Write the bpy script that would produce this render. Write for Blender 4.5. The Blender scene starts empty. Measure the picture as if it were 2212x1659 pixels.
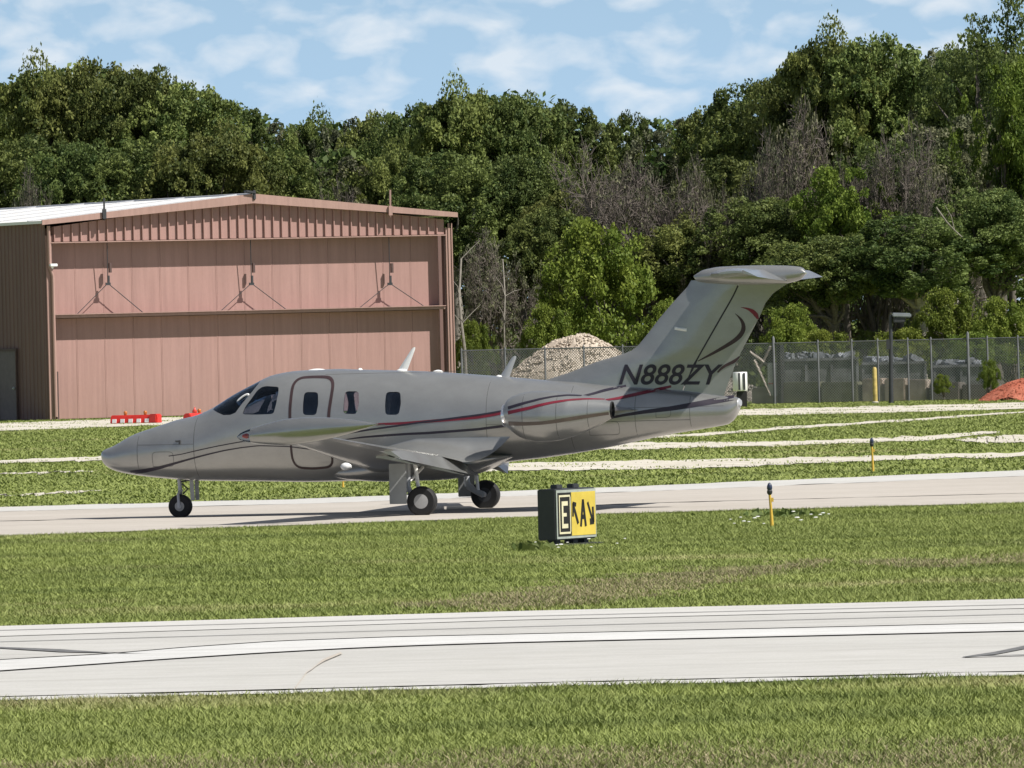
import bpy, bmesh, math, random
import numpy as np
from mathutils import Vector, Matrix

random.seed(7)
RNG = np.random.default_rng(11)
SC = bpy.context.scene
COL = SC.collection
R = math.radians

# ------------------------------------------------------------------ camera, sky, sun, exposure
FPX = 18960.0            # focal length in pixels of a 2212 px wide frame
CX, CY = 1106.0, 829.5
PITCH, ROLL, CAMH = 0.00638, 0.0245, 2.5
FWD = Vector((0, math.cos(PITCH), -math.sin(PITCH)))
UP0 = Vector((0, math.sin(PITCH), math.cos(PITCH)))
RT0 = Vector((1, 0, 0))
CR = RT0 * math.cos(ROLL) - UP0 * math.sin(ROLL)
CU = RT0 * math.sin(ROLL) + UP0 * math.cos(ROLL)
CPOS = Vector((0, 0, CAMH))
cam_d = bpy.data.cameras.new('camera')
cam = bpy.data.objects.new('camera', cam_d)
COL.objects.link(cam)
cam_d.sensor_width = 36.0
cam_d.lens = 36.0 * FPX / 2212.0
cam_d.clip_start = 1.0
cam_d.clip_end = 8000.0
cam.matrix_world = Matrix(((CR.x, CU.x, -FWD.x, CPOS.x), (CR.y, CU.y, -FWD.y, CPOS.y),
                           (CR.z, CU.z, -FWD.z, CPOS.z), (0, 0, 0, 1)))
SC.camera = cam

SUN_EL, SUN_BETA = R(50), R(27)          # sun to the right of the view, a little on the camera's side
sun_dir = Vector((math.cos(SUN_EL) * math.cos(SUN_BETA), -math.cos(SUN_EL) * math.sin(SUN_BETA), math.sin(SUN_EL)))
sun_d = bpy.data.lights.new('sun', 'SUN')
sun_d.energy = 5.0
sun_d.angle = R(0.53)
sun_d.color = (1.0, 0.955, 0.88)
sun = bpy.data.objects.new('sun', sun_d)
COL.objects.link(sun)
sun.rotation_euler = (-sun_dir).to_track_quat('-Z', 'Y').to_euler()
sun.location = (60, -20, 80)

world = bpy.data.worlds.new('World')
SC.world = world
world.use_nodes = True
wn, wl = world.node_tree.nodes, world.node_tree.links
wn.clear()
w_out = wn.new('ShaderNodeOutputWorld')
w_bg = wn.new('ShaderNodeBackground')
w_sky = wn.new('ShaderNodeTexSky')
w_sky.sky_type = 'NISHITA'
w_sky.sun_disc = False
w_sky.sun_elevation = SUN_EL
w_sky.sun_rotation = math.atan2(sun_dir.x, sun_dir.y)
w_sky.altitude = 200
w_sky.air_density = 0.6
w_sky.dust_density = 0.0
w_sky.ozone_density = 2.5
w_bg.inputs['Strength'].default_value = 0.05
w_tc = wn.new('ShaderNodeTexCoord')
# clouds: one noise field over the whole dome
w_map = wn.new('ShaderNodeMapping')
w_map.inputs['Scale'].default_value = (1.0, 1.0, 1.9)
w_map.inputs['Location'].default_value = (0.37, 0.0, 0.11)
w_n1 = wn.new('ShaderNodeTexNoise')
w_n1.inputs['Scale'].default_value = 128.0
w_n1.inputs['Detail'].default_value = 7.0
w_n1.inputs['Roughness'].default_value = 0.46
w_n1.inputs['Distortion'].default_value = 0.25
w_cr = wn.new('ShaderNodeValToRGB')
w_cr.color_ramp.elements[0].position = 0.45
w_cr.color_ramp.elements[0].color = (0.0, 0.0, 0.0, 1)
w_cr.color_ramp.elements[1].position = 0.67
w_cr.color_ramp.elements[1].color = (0.66, 0.66, 0.66, 1)
w_mix = wn.new('ShaderNodeMix')
w_mix.data_type = 'RGBA'
w_mix.inputs[7].default_value = (13.0, 13.6, 14.2, 1)
wl.new(w_tc.outputs['Generated'], w_map.inputs['Vector'])
wl.new(w_map.outputs['Vector'], w_n1.inputs['Vector'])
wl.new(w_n1.outputs['Fac'], w_cr.inputs['Fac'])
wl.new(w_cr.outputs['Color'], w_mix.inputs[0])
# bluish haze band all round the horizon
w_sep = wn.new('ShaderNodeSeparateXYZ')
wl.new(w_tc.outputs['Generated'], w_sep.inputs[0])
w_hz = wn.new('ShaderNodeMapRange')
w_hz.interpolation_type = 'SMOOTHSTEP'
w_hz.inputs['From Min'].default_value = 0.0
w_hz.inputs['From Max'].default_value = 0.11
w_hz.inputs['To Min'].default_value = 0.92
w_hz.inputs['To Max'].default_value = 0.0
wl.new(w_sep.outputs['Z'], w_hz.inputs['Value'])
w_haze = wn.new('ShaderNodeMix')
w_haze.data_type = 'RGBA'
w_haze.inputs[7].default_value = (6.6, 9.8, 13.4, 1)
wl.new(w_hz.outputs['Result'], w_haze.inputs[0])
wl.new(w_sky.outputs['Color'], w_haze.inputs[6])
wl.new(w_haze.outputs[2], w_mix.inputs[6])
wl.new(w_mix.outputs[2], w_bg.inputs['Color'])
wl.new(w_bg.outputs['Background'], w_out.inputs['Surface'])

SC.view_settings.view_transform = 'Standard'
SC.view_settings.look = 'None'
SC.view_settings.gamma = 1.0
SC.view_settings.exposure = 0.42
SC.view_settings.use_curve_mapping = False
SC.cycles.max_bounces = 6
SC.cycles.transparent_max_bounces = 16


# ------------------------------------------------------------------ measuring helpers
def ray(px, py):
    return FWD + CR * ((px - CX) / FPX) + CU * ((CY - py) / FPX)


def G(px, py, z=0.0):
    d = ray(px, py)
    t = (z - CAMH) / d.z
    return CPOS + d * t


def AT(px, py, depth):
    d = ray(px, py)
    return CPOS + d * (depth / d.y)


def horizon(px):
    return 708.5 - ROLL * (px - CX)


# ------------------------------------------------------------------ mesh helpers
def link(o, parent=None):
    COL.objects.link(o)
    if parent is not None:
        o.parent = parent
    return o


def tag(o, label=None, cat=None, group=None, kind=None):
    if label:
        o['label'] = label
    if cat:
        o['category'] = cat
    if group:
        o['group'] = group
    if kind:
        o['kind'] = kind
    return o


def empty(name, loc, rz=0.0):
    o = bpy.data.objects.new(name, None)
    COL.objects.link(o)
    o.location = loc
    o.rotation_euler = (0, 0, rz)
    o.empty_display_size = 0.2
    return o


def copy_tree(o, parent=None):
    kids = list(o.children)
    c = o.copy()
    COL.objects.link(c)
    c.parent = parent
    for k in kids:
        copy_tree(k, c)
    return c


def from_arrays(name, verts, faces, mat, parent=None, tint=None, smooth=False):
    """verts Nx3, faces MxK of constant K"""
    verts = np.asarray(verts, dtype=np.float32)
    faces = np.asarray(faces, dtype=np.int32)
    me = bpy.data.meshes.new(name)
    n, (m, k) = len(verts), faces.shape
    me.vertices.add(n)
    me.vertices.foreach_set('co', verts.ravel())
    me.loops.add(m * k)
    me.loops.foreach_set('vertex_index', faces.ravel())
    me.polygons.add(m)
    me.polygons.foreach_set('loop_start', np.arange(0, m * k, k, dtype=np.int32))
    me.polygons.foreach_set('loop_total', np.full(m, k, dtype=np.int32))
    if tint is not None:
        a = me.attributes.new('tint', 'FLOAT', 'POINT')
        a.data.foreach_set('value', np.asarray(tint, dtype=np.float32))
    me.update(calc_edges=True)
    if smooth:
        me.shade_smooth()
    me.materials.append(mat)
    return link(bpy.data.objects.new(name, me), parent)


class MB:
    """collects simple shapes into one mesh"""

    def __init__(self):
        self.v, self.f = [], []

    def add(self, verts, faces):
        b = len(self.v)
        self.v += [tuple(p) for p in verts]
        self.f += [tuple(i + b for i in f) for f in faces]
        return self

    def box(self, c, s, rz=0.0, ry=0.0, rx=0.0):
        m = Matrix.Rotation(rz, 3, 'Z') @ Matrix.Rotation(ry, 3, 'Y') @ Matrix.Rotation(rx, 3, 'X')
        c = Vector(c)
        vs = [c + m @ Vector((x * s[0] / 2, y * s[1] / 2, z * s[2] / 2)) for x in (-1, 1) for y in (-1, 1) for z in (-1, 1)]
        return self.add(vs, [(0, 1, 3, 2), (4, 6, 7, 5), (0, 4, 5, 1), (2, 3, 7, 6), (0, 2, 6, 4), (1, 5, 7, 3)])

    def tube(self, pts, rad, n=8, caps=True):
        pts = [Vector(p) for p in pts]
        if not hasattr(rad, '__len__'):
            rad = [rad] * len(pts)
        rings = []
        prev = None
        for i, p in enumerate(pts):
            a = pts[max(i - 1, 0)]
            b = pts[min(i + 1, len(pts) - 1)]
            t = (b - a).normalized()
            if prev is None:
                ref = Vector((0, 0, 1)) if abs(t.z) < 0.9 else Vector((1, 0, 0))
                u = t.cross(ref).normalized()
            else:
                u = (prev - t * prev.dot(t)).normalized()
            prev = u
            w = t.cross(u)
            rings.append([p + (u * math.cos(2 * math.pi * k / n) + w * math.sin(2 * math.pi * k / n)) * rad[i] for k in range(n)])
        vs = [p for r in rings for p in r]
        fs = []
        for i in range(len(rings) - 1):
            for k in range(n):
                fs.append((i * n + k, i * n + (k + 1) % n, (i + 1) * n + (k + 1) % n, (i + 1) * n + k))
        if caps:
            fs.append(tuple(range(n))[::-1])
            fs.append(tuple((len(rings) - 1) * n + k for k in range(n)))
        return self.add(vs, fs)

    def lathe(self, prof, axis='z', c=(0, 0, 0), n=24, sx=1.0, sy=1.0):
        """prof: list of (along, radius)"""
        c = Vector(c)
        vs, fs = [], []
        for (h, r) in prof:
            for k in range(n):
                a = 2 * math.pi * k / n
                x, y = r * math.cos(a) * sx, r * math.sin(a) * sy
                if axis == 'z':
                    p = Vector((x, y, h))
                elif axis == 'x':
                    p = Vector((h, x, y))
                else:
                    p = Vector((x, h, y))
                vs.append(c + p)
        for i in range(len(prof) - 1):
            for k in range(n):
                fs.append((i * n + k, i * n + (k + 1) % n, (i + 1) * n + (k + 1) % n, (i + 1) * n + k))
        fs.append(tuple(range(n))[::-1])
        fs.append(tuple((len(prof) - 1) * n + k for k in range(n)))
        return self.add(vs, fs)

    def rings(self, rings, caps=True):
        n = len(rings[0])
        vs = [p for r in rings for p in r]
        fs = []
        for i in range(len(rings) - 1):
            for k in range(n):
                fs.append((i * n + k, i * n + (k + 1) % n, (i + 1) * n + (k + 1) % n, (i + 1) * n + k))
        if caps:
            fs.append(tuple(range(n))[::-1])
            fs.append(tuple((len(rings) - 1) * n + k for k in range(n)))
        return self.add(vs, fs)

    def prism(self, poly, d0, d1, fn):
        """poly of (a,b); fn(a,b,d)->xyz"""
        n = len(poly)
        vs = [fn(a, b, d0) for a, b in poly] + [fn(a, b, d1) for a, b in poly]
        fs = [tuple(range(n))[::-1], tuple(range(n, 2 * n))]
        fs += [(k, (k + 1) % n, n + (k + 1) % n, n + k) for k in range(n)]
        return self.add(vs, fs)

    def mesh(self, name):
        me = bpy.data.meshes.new(name)
        me.from_pydata([tuple(p) for p in self.v], [], self.f)
        bm = bmesh.new()
        bm.from_mesh(me)
        bmesh.ops.recalc_face_normals(bm, faces=bm.faces)
        bm.to_mesh(me)
        bm.free()
        return me

    def build(self, name, mat, parent=None, smooth=0, bevel=0.0):
        me = self.mesh(name)
        if bevel:
            bm = bmesh.new()
            bm.from_mesh(me)
            bmesh.ops.bevel(bm, geom=list(bm.edges), offset=bevel, segments=2, affect='EDGES', clamp_overlap=True)
            bm.to_mesh(me)
            bm.free()
        if smooth:
            me.shade_smooth()
            me.set_sharp_from_angle(angle=R(smooth))
        me.materials.append(mat)
        return link(bpy.data.objects.new(name, me), parent)


# ------------------------------------------------------------------ materials
def mat_new(name):
    m = bpy.data.materials.new(name)
    m.use_nodes = True
    nt = m.node_tree
    return m, nt.nodes, nt.links, nt.nodes['Principled BSDF']


def mix_rgb(nd, lk, fac, a, b, blend='MIX'):
    n = nd.new('ShaderNodeMix')
    n.data_type = 'RGBA'
    n.blend_type = blend
    for sock, val in ((n.inputs[0], fac), (n.inputs[6], a), (n.inputs[7], b)):
        if hasattr(val, 'is_linked') or isinstance(val, bpy.types.NodeSocket):
            lk.new(val, sock)
        elif isinstance(val, (int, float)):
            sock.default_value = val
        else:
            sock.default_value = (*val, 1) if len(val) == 3 else val
    return n.outputs[2]


def noise(nd, lk, scale, detail=4, rough=0.5, vec=None, mapping=None, lo=0.35, hi=0.65):
    t = nd.new('ShaderNodeTexNoise')
    t.inputs['Scale'].default_value = scale
    t.inputs['Detail'].default_value = detail
    t.inputs['Roughness'].default_value = rough
    if vec is None:
        g = nd.new('ShaderNodeNewGeometry')
        vec = g.outputs['Position']
    if mapping:
        mp = nd.new('ShaderNodeMapping')
        mp.inputs['Scale'].default_value = mapping
        lk.new(vec, mp.inputs['Vector'])
        vec = mp.outputs['Vector']
    lk.new(vec, t.inputs['Vector'])
    r = nd.new('ShaderNodeMapRange')
    r.inputs['From Min'].default_value = lo
    r.inputs['From Max'].default_value = hi
    lk.new(t.outputs['Fac'], r.inputs['Value'])
    return r.outputs['Result']


def objcoord(nd):
    return nd.new('ShaderNodeTexCoord').outputs['Object']


def simple(name, col, rough=0.6, metal=0.0, var=0.12, scale=6.0, bump=0.0, coat=0.0, stretch=None, spec=0.5):
    m, nd, lk, p = mat_new(name)
    f = noise(nd, lk, scale, 5, 0.6, objcoord(nd), stretch)
    dark = tuple(c * (1 - var) for c in col)
    light = tuple(min(c * (1 + var), 1) for c in col)
    lk.new(mix_rgb(nd, lk, f, dark, light), p.inputs['Base Color'])
    p.inputs['Roughness'].default_value = rough
    p.inputs['Metallic'].default_value = metal
    p.inputs['Specular IOR Level'].default_value = spec
    if coat:
        p.inputs['Coat Weight'].default_value = coat
        p.inputs['Coat Roughness'].default_value = 0.12
    if bump:
        b = nd.new('ShaderNodeBump')
        b.inputs['Strength'].default_value = bump
        b.inputs['Distance'].default_value = 0.02
        f2 = noise(nd, lk, scale * 5, 4, 0.6, objcoord(nd), stretch)
        lk.new(f2, b.inputs['Height'])
        lk.new(b.outputs['Normal'], p.inputs['Normal'])
    return m


def grass_color(nd, lk, green_d, green_l, dry, dry_lo=0.58, dry_hi=0.85):
    patch = noise(nd, lk, 0.55, 4, 0.6, None, (0.45, 1.0, 1.0), 0.36, 0.64)
    streak = noise(nd, lk, 0.9, 3, 0.5, None, (0.10, 0.8, 1.0), 0.36, 0.64)
    fine = noise(nd, lk, 9.0, 3, 0.6, None, None, 0.3, 0.7)
    c = mix_rgb(nd, lk, patch, green_d, green_l)
    d = noise(nd, lk, 0.35, 5, 0.62, None, (0.32, 0.75, 1.0), dry_lo, dry_hi)
    c2 = mix_rgb(nd, lk, streak, c, tuple(x * 1.25 for x in green_l))
    mul = nd.new('ShaderNodeMath')
    mul.operation = 'MULTIPLY'
    lk.new(d, mul.inputs[0])
    lk.new(fine, mul.inputs[1])
    mm = nd.new('ShaderNodeMath')
    mm.operation = 'ADD'
    mm.use_clamp = True
    lk.new(d, mm.inputs[0])
    lk.new(mul.outputs[0], mm.inputs[1])
    return mix_rgb(nd, lk, mm.outputs[0], c2, dry)


def m_grass_ground():
    m, nd, lk, p = mat_new('grass_ground')
    c = grass_color(nd, lk, (0.11, 0.142, 0.037), (0.172, 0.202, 0.06), (0.31, 0.28, 0.155))
    lk.new(c, p.inputs['Base Color'])
    p.inputs['Roughness'].default_value = 0.95
    p.inputs['Specular IOR Level'].default_value = 0.1
    return m


def m_grass_blade():
    m, nd, lk, p = mat_new('grass_blade')
    c = grass_color(nd, lk, (0.116, 0.150, 0.038), (0.184, 0.216, 0.064), (0.33, 0.30, 0.165))
    at = nd.new('ShaderNodeAttribute')
    at.attribute_name = 'tint'
    c = mix_rgb(nd, lk, at.outputs['Fac'], tuple([0.62] * 3), tuple([1.35] * 3)) if False else c
    dark = mix_rgb(nd, lk, 1.0, c, (0.9, 0.91, 0.89), 'MULTIPLY')
    light = mix_rgb(nd, lk, 1.0, c, (1.18, 1.16, 1.12), 'MULTIPLY')
    lk.new(mix_rgb(nd, lk, at.outputs['Fac'], dark, light), p.inputs['Base Color'])
    p.inputs['Roughness'].default_value = 0.7
    p.inputs['Specular IOR Level'].default_value = 0.25
    return m


def m_concrete(name, base, warm, stain=0.12):
    m, nd, lk, p = mat_new(name)
    big = noise(nd, lk, 0.35, 5, 0.6, None, (0.4, 1, 1), 0.35, 0.65)
    mid = noise(nd, lk, 3.0, 5, 0.65, None, (0.6, 1, 1), 0.3, 0.7)
    fine = noise(nd, lk, 45.0, 3, 0.7, None, None, 0.25, 0.75)
    c = mix_rgb(nd, lk, big, base, warm)
    k = 1 - stain
    c = mix_rgb(nd, lk, mid, mix_rgb(nd, lk, 1.0, c, (k, k, k * 0.98), 'MULTIPLY'), c)
    c = mix_rgb(nd, lk, fine, mix_rgb(nd, lk, 1.0, c, (0.82, 0.815, 0.81), 'MULTIPLY'), c)
    run = noise(nd, lk, 1.0, 4, 0.6, None, (0.035, 2.2, 1), 0.52, 0.72)
    c = mix_rgb(nd, lk, run, c, mix_rgb(nd, lk, 1.0, c, (0.86, 0.85, 0.85), 'MULTIPLY'))
    lk.new(c, p.inputs['Base Color'])
    p.inputs['Roughness'].default_value = 0.85
    p.inputs['Specular IOR Level'].default_value = 0.25
    b = nd.new('ShaderNodeBump')
    b.inputs['Strength'].default_value = 0.25
    b.inputs['Distance'].default_value = 0.004
    lk.new(fine, b.inputs['Height'])
    lk.new(b.outputs['Normal'], p.inputs['Normal'])
    return m


def m_gravel(name, a, b):
    m, nd, lk, p = mat_new(name)
    v = nd.new('ShaderNodeTexVoronoi')
    v.inputs['Scale'].default_value = 6.0
    g = nd.new('ShaderNodeNewGeometry')
    lk.new(g.outputs['Position'], v.inputs['Vector'])
    f = noise(nd, lk, 1.2, 5, 0.7, None, (0.35, 1, 1))
    c = mix_rgb(nd, lk, f, a, b)
    sp = nd.new('ShaderNodeSeparateColor')
    lk.new(v.outputs['Color'], sp.inputs[0])
    c = mix_rgb(nd, lk, sp.outputs[0], mix_rgb(nd, lk, 1.0, c, (0.78, 0.77, 0.76), 'MULTIPLY'), c)
    lk.new(c, p.inputs['Base Color'])
    p.inputs['Roughness'].default_value = 0.9
    p.inputs['Specular IOR Level'].default_value = 0.15
    return m


def m_leaf(name, dark, light, trans=0.3):
    m, nd, lk, p = mat_new(name)
    at = nd.new('ShaderNodeAttribute')
    at.attribute_name = 'tint'
    oi = nd.new('ShaderNodeObjectInfo')
    c = mix_rgb(nd, lk, at.outputs['Fac'], dark, light)
    hs = nd.new('ShaderNodeHueSaturation')
    r1 = nd.new('ShaderNodeMapRange')
    r1.inputs['To Min'].default_value = 0.485
    r1.inputs['To Max'].default_value = 0.515
    lk.new(oi.outputs['Random'], r1.inputs['Value'])
    lk.new(r1.outputs['Result'], hs.inputs['Hue'])
    r2 = nd.new('ShaderNodeMapRange')
    r2.inputs['To Min'].default_value = 0.8
    r2.inputs['To Max'].default_value = 1.2
    mul = nd.new('ShaderNodeMath')
    mul.operation = 'MULTIPLY'
    mul.inputs[1].default_value = 7.31
    fr = nd.new('ShaderNodeMath')
    fr.operation = 'FRACT'
    lk.new(oi.outputs['Random'], mul.inputs[0])
    lk.new(mul.outputs[0], fr.inputs[0])
    lk.new(fr.outputs[0], r2.inputs['Value'])
    lk.new(r2.outputs['Result'], hs.inputs['Value'])
    lk.new(c, hs.inputs['Color'])
    p.inputs['Roughness'].default_value = 0.55
    p.inputs['Specular IOR Level'].default_value = 0.15
    lk.new(hs.outputs['Color'], p.inputs['Base Color'])
    tr = nd.new('ShaderNodeBsdfTranslucent')
    lk.new(hs.outputs['Color'], tr.inputs['Color'])
    mx = nd.new('ShaderNodeMixShader')
    mx.inputs[0].default_value = trans
    lk.new(p.outputs[0], mx.inputs[1])
    lk.new(tr.outputs[0], mx.inputs[2])
    lk.new(mx.outputs[0], nd['Material Output'].inputs['Surface'])
    return m


def m_paint(name, metal, rough):
    m, nd, lk, p = mat_new(name)
    f = noise(nd, lk, 3.0, 5, 0.6, objcoord(nd), (1, 1, 1.5), 0.3, 0.7)
    g = noise(nd, lk, 160.0, 2, 0.6, objcoord(nd), None, 0.2, 0.8)
    c = mix_rgb(nd, lk, f, (0.32, 0.322, 0.316), (0.37, 0.372, 0.366))
    c = mix_rgb(nd, lk, g, mix_rgb(nd, lk, 1.0, c, (0.86, 0.86, 0.86), 'MULTIPLY'), c)
    lk.new(c, p.inputs['Base Color'])
    p.inputs['Metallic'].default_value = metal
    p.inputs['Roughness'].default_value = rough
    p.inputs['Coat Weight'].default_value = 0.5
    p.inputs['Coat Roughness'].default_value = 0.08
    return m


def m_tint_glass(name, col, gloss=0.10):
    m, nd, lk, p = mat_new(name)
    nd.remove(p)
    t = nd.new('ShaderNodeBsdfTransparent')
    t.inputs['Color'].default_value = (*col, 1)
    g = nd.new('ShaderNodeBsdfGlossy')
    g.inputs['Roughness'].default_value = 0.04
    g.inputs['Color'].default_value = (0.75, 0.85, 0.95, 1)
    fr = nd.new('ShaderNodeFresnel')
    fr.inputs['IOR'].default_value = 1.5
    mx = nd.new('ShaderNodeMixShader')
    lk.new(fr.outputs[0], mx.inputs[0])
    lk.new(t.outputs[0], mx.inputs[1])
    lk.new(g.outputs[0], mx.inputs[2])
    lk.new(mx.outputs[0], nd['Material Output'].inputs['Surface'])
    return m


M = {}
M['grass'] = m_grass_ground()
M['blade'] = m_grass_blade()
M['concrete'] = m_concrete('runway_concrete', (0.485, 0.478, 0.46), (0.53, 0.523, 0.504))
M['concrete_far'] = m_concrete('taxiway_concrete', (0.47, 0.432, 0.39), (0.52, 0.48, 0.437))
M['concrete_white'] = m_concrete('pale_concrete', (0.535, 0.528, 0.512), (0.58, 0.573, 0.556), 0.1)
M['white_line'] = m_concrete('white_marking', (0.60, 0.60, 0.595), (0.65, 0.65, 0.645), 0.14)
M['joint'] = simple('joint_sealant', (0.15, 0.14, 0.135), 0.8, var=0.4)
M['rubber_mark'] = simple('rubber_mark', (0.13, 0.13, 0.13), 0.8, var=0.35, scale=12)
M['gravel'] = m_gravel('pale_gravel', (0.50, 0.46, 0.38), (0.66, 0.63, 0.56))
M['gravel_pink'] = m_gravel('pile_gravel', (0.46, 0.39, 0.32), (0.56, 0.49, 0.41))
M['mulch'] = m_gravel('red_mulch', (0.40, 0.12, 0.075), (0.55, 0.21, 0.14))
M['silver'] = m_paint('silver_paint', 0.6, 0.3)
M['tank'] = m_paint('polished_tank_paint', 0.75, 0.26)
M['interior'] = simple('cabin_lining', (0.06, 0.065, 0.08), 0.8)
M['seat'] = simple('beige_leather', (0.35, 0.27, 0.2), 0.6)
M['navy'] = simple('navy_stripe', (0.016, 0.012, 0.024), 0.5, coat=0.05, var=0.2)
M['maroon'] = simple('red_stripe', (0.15, 0.008, 0.022), 0.45, coat=0.05, var=0.15)
M['brownline'] = simple('dark_brown_line', (0.035, 0.018, 0.02), 0.5, var=0.2)
M['black'] = simple('black_rubber', (0.012, 0.012, 0.013), 0.75, var=0.2)
M['dark'] = simple('dark_metal', (0.035, 0.037, 0.042), 0.55, var=0.2)
M['white'] = simple('white_paint', (0.78, 0.78, 0.77), 0.4, var=0.05)
M['chrome'] = simple('polished_lip', (0.82, 0.82, 0.83), 0.22, metal=0.9, var=0.03)
M['seam'] = simple('panel_seam', (0.11, 0.11, 0.11), 0.6)
M['hub'] = simple('wheel_hub_grey', (0.36, 0.36, 0.36), 0.5, var=0.1)
M['grey'] = simple('light_grey_metal', (0.42, 0.43, 0.45), 0.45, metal=0.3, var=0.08)
M['door_grey'] = simple('grey_gear_door', (0.30, 0.31, 0.31), 0.5, var=0.06)
M['glass'] = m_tint_glass('cabin_glass', (0.80, 0.84, 0.9))
M['glass_dark'] = m_tint_glass('cockpit_glass', (0.62, 0.70, 0.78))
M['red_lens'] = simple('red_lens', (0.55, 0.05, 0.03), 0.25, var=0.1)


# ------------------------------------------------------------------ ground, pavements
def sheet(name, poly_px, z, mat, parent=None, rough_edge=0.0, n=None, kind=None):
    """a flat ground sheet through photo-measured ground points: list of far-edge points then near-edge points (left to right)"""
    far, near = poly_px
    N = n or 180

    def sample(line):
        xs = [p[0] for p in line]
        ys = [p[1] for p in line]
        gx = np.linspace(xs[0], xs[-1], N)
        gy = np.interp(gx, xs, ys)
        return [G(float(a), float(b), 0.0) for a, b in zip(gx, gy)]
    a, b = sample(far), sample(near)
    if rough_edge:
        rr = np.random.default_rng(abs(hash(tuple(far[0]))) % 9999)
        k = np.convolve(rr.normal(size=N + 8), np.ones(5) / 5, 'same')[4:-4] * rough_edge
        k2 = np.convolve(rr.normal(size=N + 8), np.ones(5) / 5, 'same')[4:-4] * rough_edge
        for i in range(N):
            a[i].y += k[i]
            b[i].y += k2[i]
    vs = [(p.x, p.y, z) for p in a] + [(p.x, p.y, z) for p in b]
    fs = [(N + i, N + i + 1, i + 1, i) for i in range(N - 1)]
    me = bpy.data.meshes.new(name)
    me.from_pydata(vs, [], fs)
    me.materials.append(mat)
    o = link(bpy.data.objects.new(name, me), parent)
    if kind:
        o['kind'] = kind
    return o


def shift(line, dy):
    return [(x, y + dy) for x, y in line]


XL, XR = -2600, 4800       # pavements run on past both sides of the frame


def ext(line):
    """extend a measured line straight past the frame"""
    (x0, y0), (x1, y1) = line[0], line[1]
    (x2, y2), (x3, y3) = line[-2], line[-1]
    l = (XL, y0 + (XL - x0) * (y1 - y0) / (x1 - x0))
    r = (XR, y3 + (XR - x3) * (y3 - y2) / (x3 - x2))
    return [l] + list(line) + [r]


gm = bpy.data.meshes.new('ground')
gs = 3200.0
gm.from_pydata([(-gs, -300, 0), (gs, -300, 0), (gs, gs, 0), (-gs, gs, 0)], [], [(0, 1, 2, 3)])
gm.materials.append(M['grass'])
ground = link(bpy.data.objects.new('ground', gm))
ground['kind'] = 'structure'

RW_FAR = ext([(0, 1356), (1106, 1324), (2212, 1297)])
RW_J1 = ext([(0, 1379), (1106, 1344), (2212, 1318.6)])
RW_S2 = ext([(-800, 1466), (-400, 1449), (0, 1430), (235, 1417), (400, 1403), (600, 1389.5), (850, 1380.5), (1106, 1374.8), (2212, 1349.5)])
RW_S3 = ext([(-800, 1488), (-400, 1472), (0, 1454.4), (350, 1429.5), (550, 1416.5), (750, 1405.5), (900, 1399.4), (1106, 1393), (2212, 1368)])
RW_J4 = ext([(0, 1510), (1106, 1481), (2212, 1455)])
RW_NEAR = ext([(0, 1518), (1106, 1489), (2212, 1463)])
runway = sheet('runway', (shift(RW_FAR, -1), shift(RW_NEAR, 1)), 0.004, M['joint'], kind='structure')
sheet('concrete_lane', (RW_FAR, shift(RW_J1, -0.8)), 0.016, M['concrete_white'], runway)
sheet('concrete_lane', (shift(RW_J1, 0.5), shift(RW_S2, -1.6)), 0.016, M['concrete'], runway)
sheet('white_stripe', (shift(RW_S2, 0.6), shift(RW_S3, -1.2)), 0.018, M['white_line'], runway)
sheet('concrete_lane', (shift(RW_S3, 1.2), shift(RW_J4, -1)), 0.016, M['concrete'], runway)
sheet('concrete_lane', (shift(RW_J4, 1), RW_NEAR), 0.016, M['concrete_white'], runway, rough_edge=0.12, n=420)
# fine saw cuts in the far lane and tyre marks
for a, b in ((1366, 1310), (1391, 1331)):
    sheet('saw_cut', (ext([(0, a), (1106, (a + b) / 2 - 2), (2212, b)]), ext([(0, a + 0.7), (1106, (a + b) / 2 - 1.3), (2212, b + 0.7)])), 0.0205, M['rubber_mark'], runway)
sheet('tyre_mark', ([(-300, 1401), (0, 1403), (130, 1408), (260, 1417)], [(-300, 1404), (0, 1406), (130, 1414), (330, 1417.6)]), 0.0225, M['rubber_mark'], runway)
sheet('tyre_mark', ([(2080, 1424.8), (2150, 1414), (2212, 1401), (2400, 1362)], [(2080, 1426), (2150, 1420), (2212, 1408), (2400, 1371)]), 0.0225, M['rubber_mark'], runway)
sheet('tyre_mark', ([(2086, 1425), (2212, 1420.6), (2500, 1412)], [(2086, 1426), (2212, 1422.2), (2500, 1414)]), 0.0245, M['rubber_mark'], runway)
cr = [(690, 1496), (700, 1482), (708, 1472), (716, 1460), (728, 1452), (738, 1444), (752, 1432), (770, 1424), (790, 1416)]
cr = [(x - 55, y) for x, y in cr]
sheet('crack', (cr, [(x + 2.5 + 3 * (i > 5), y + 0.6 + 2.2 * (i > 5)) for i, (x, y) in enumerate(cr)]), 0.0265, simple('crack_fill', (0.42, 0.38, 0.33), 0.9, var=0.25, scale=30), runway, rough_edge=0.05, n=40)

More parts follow.
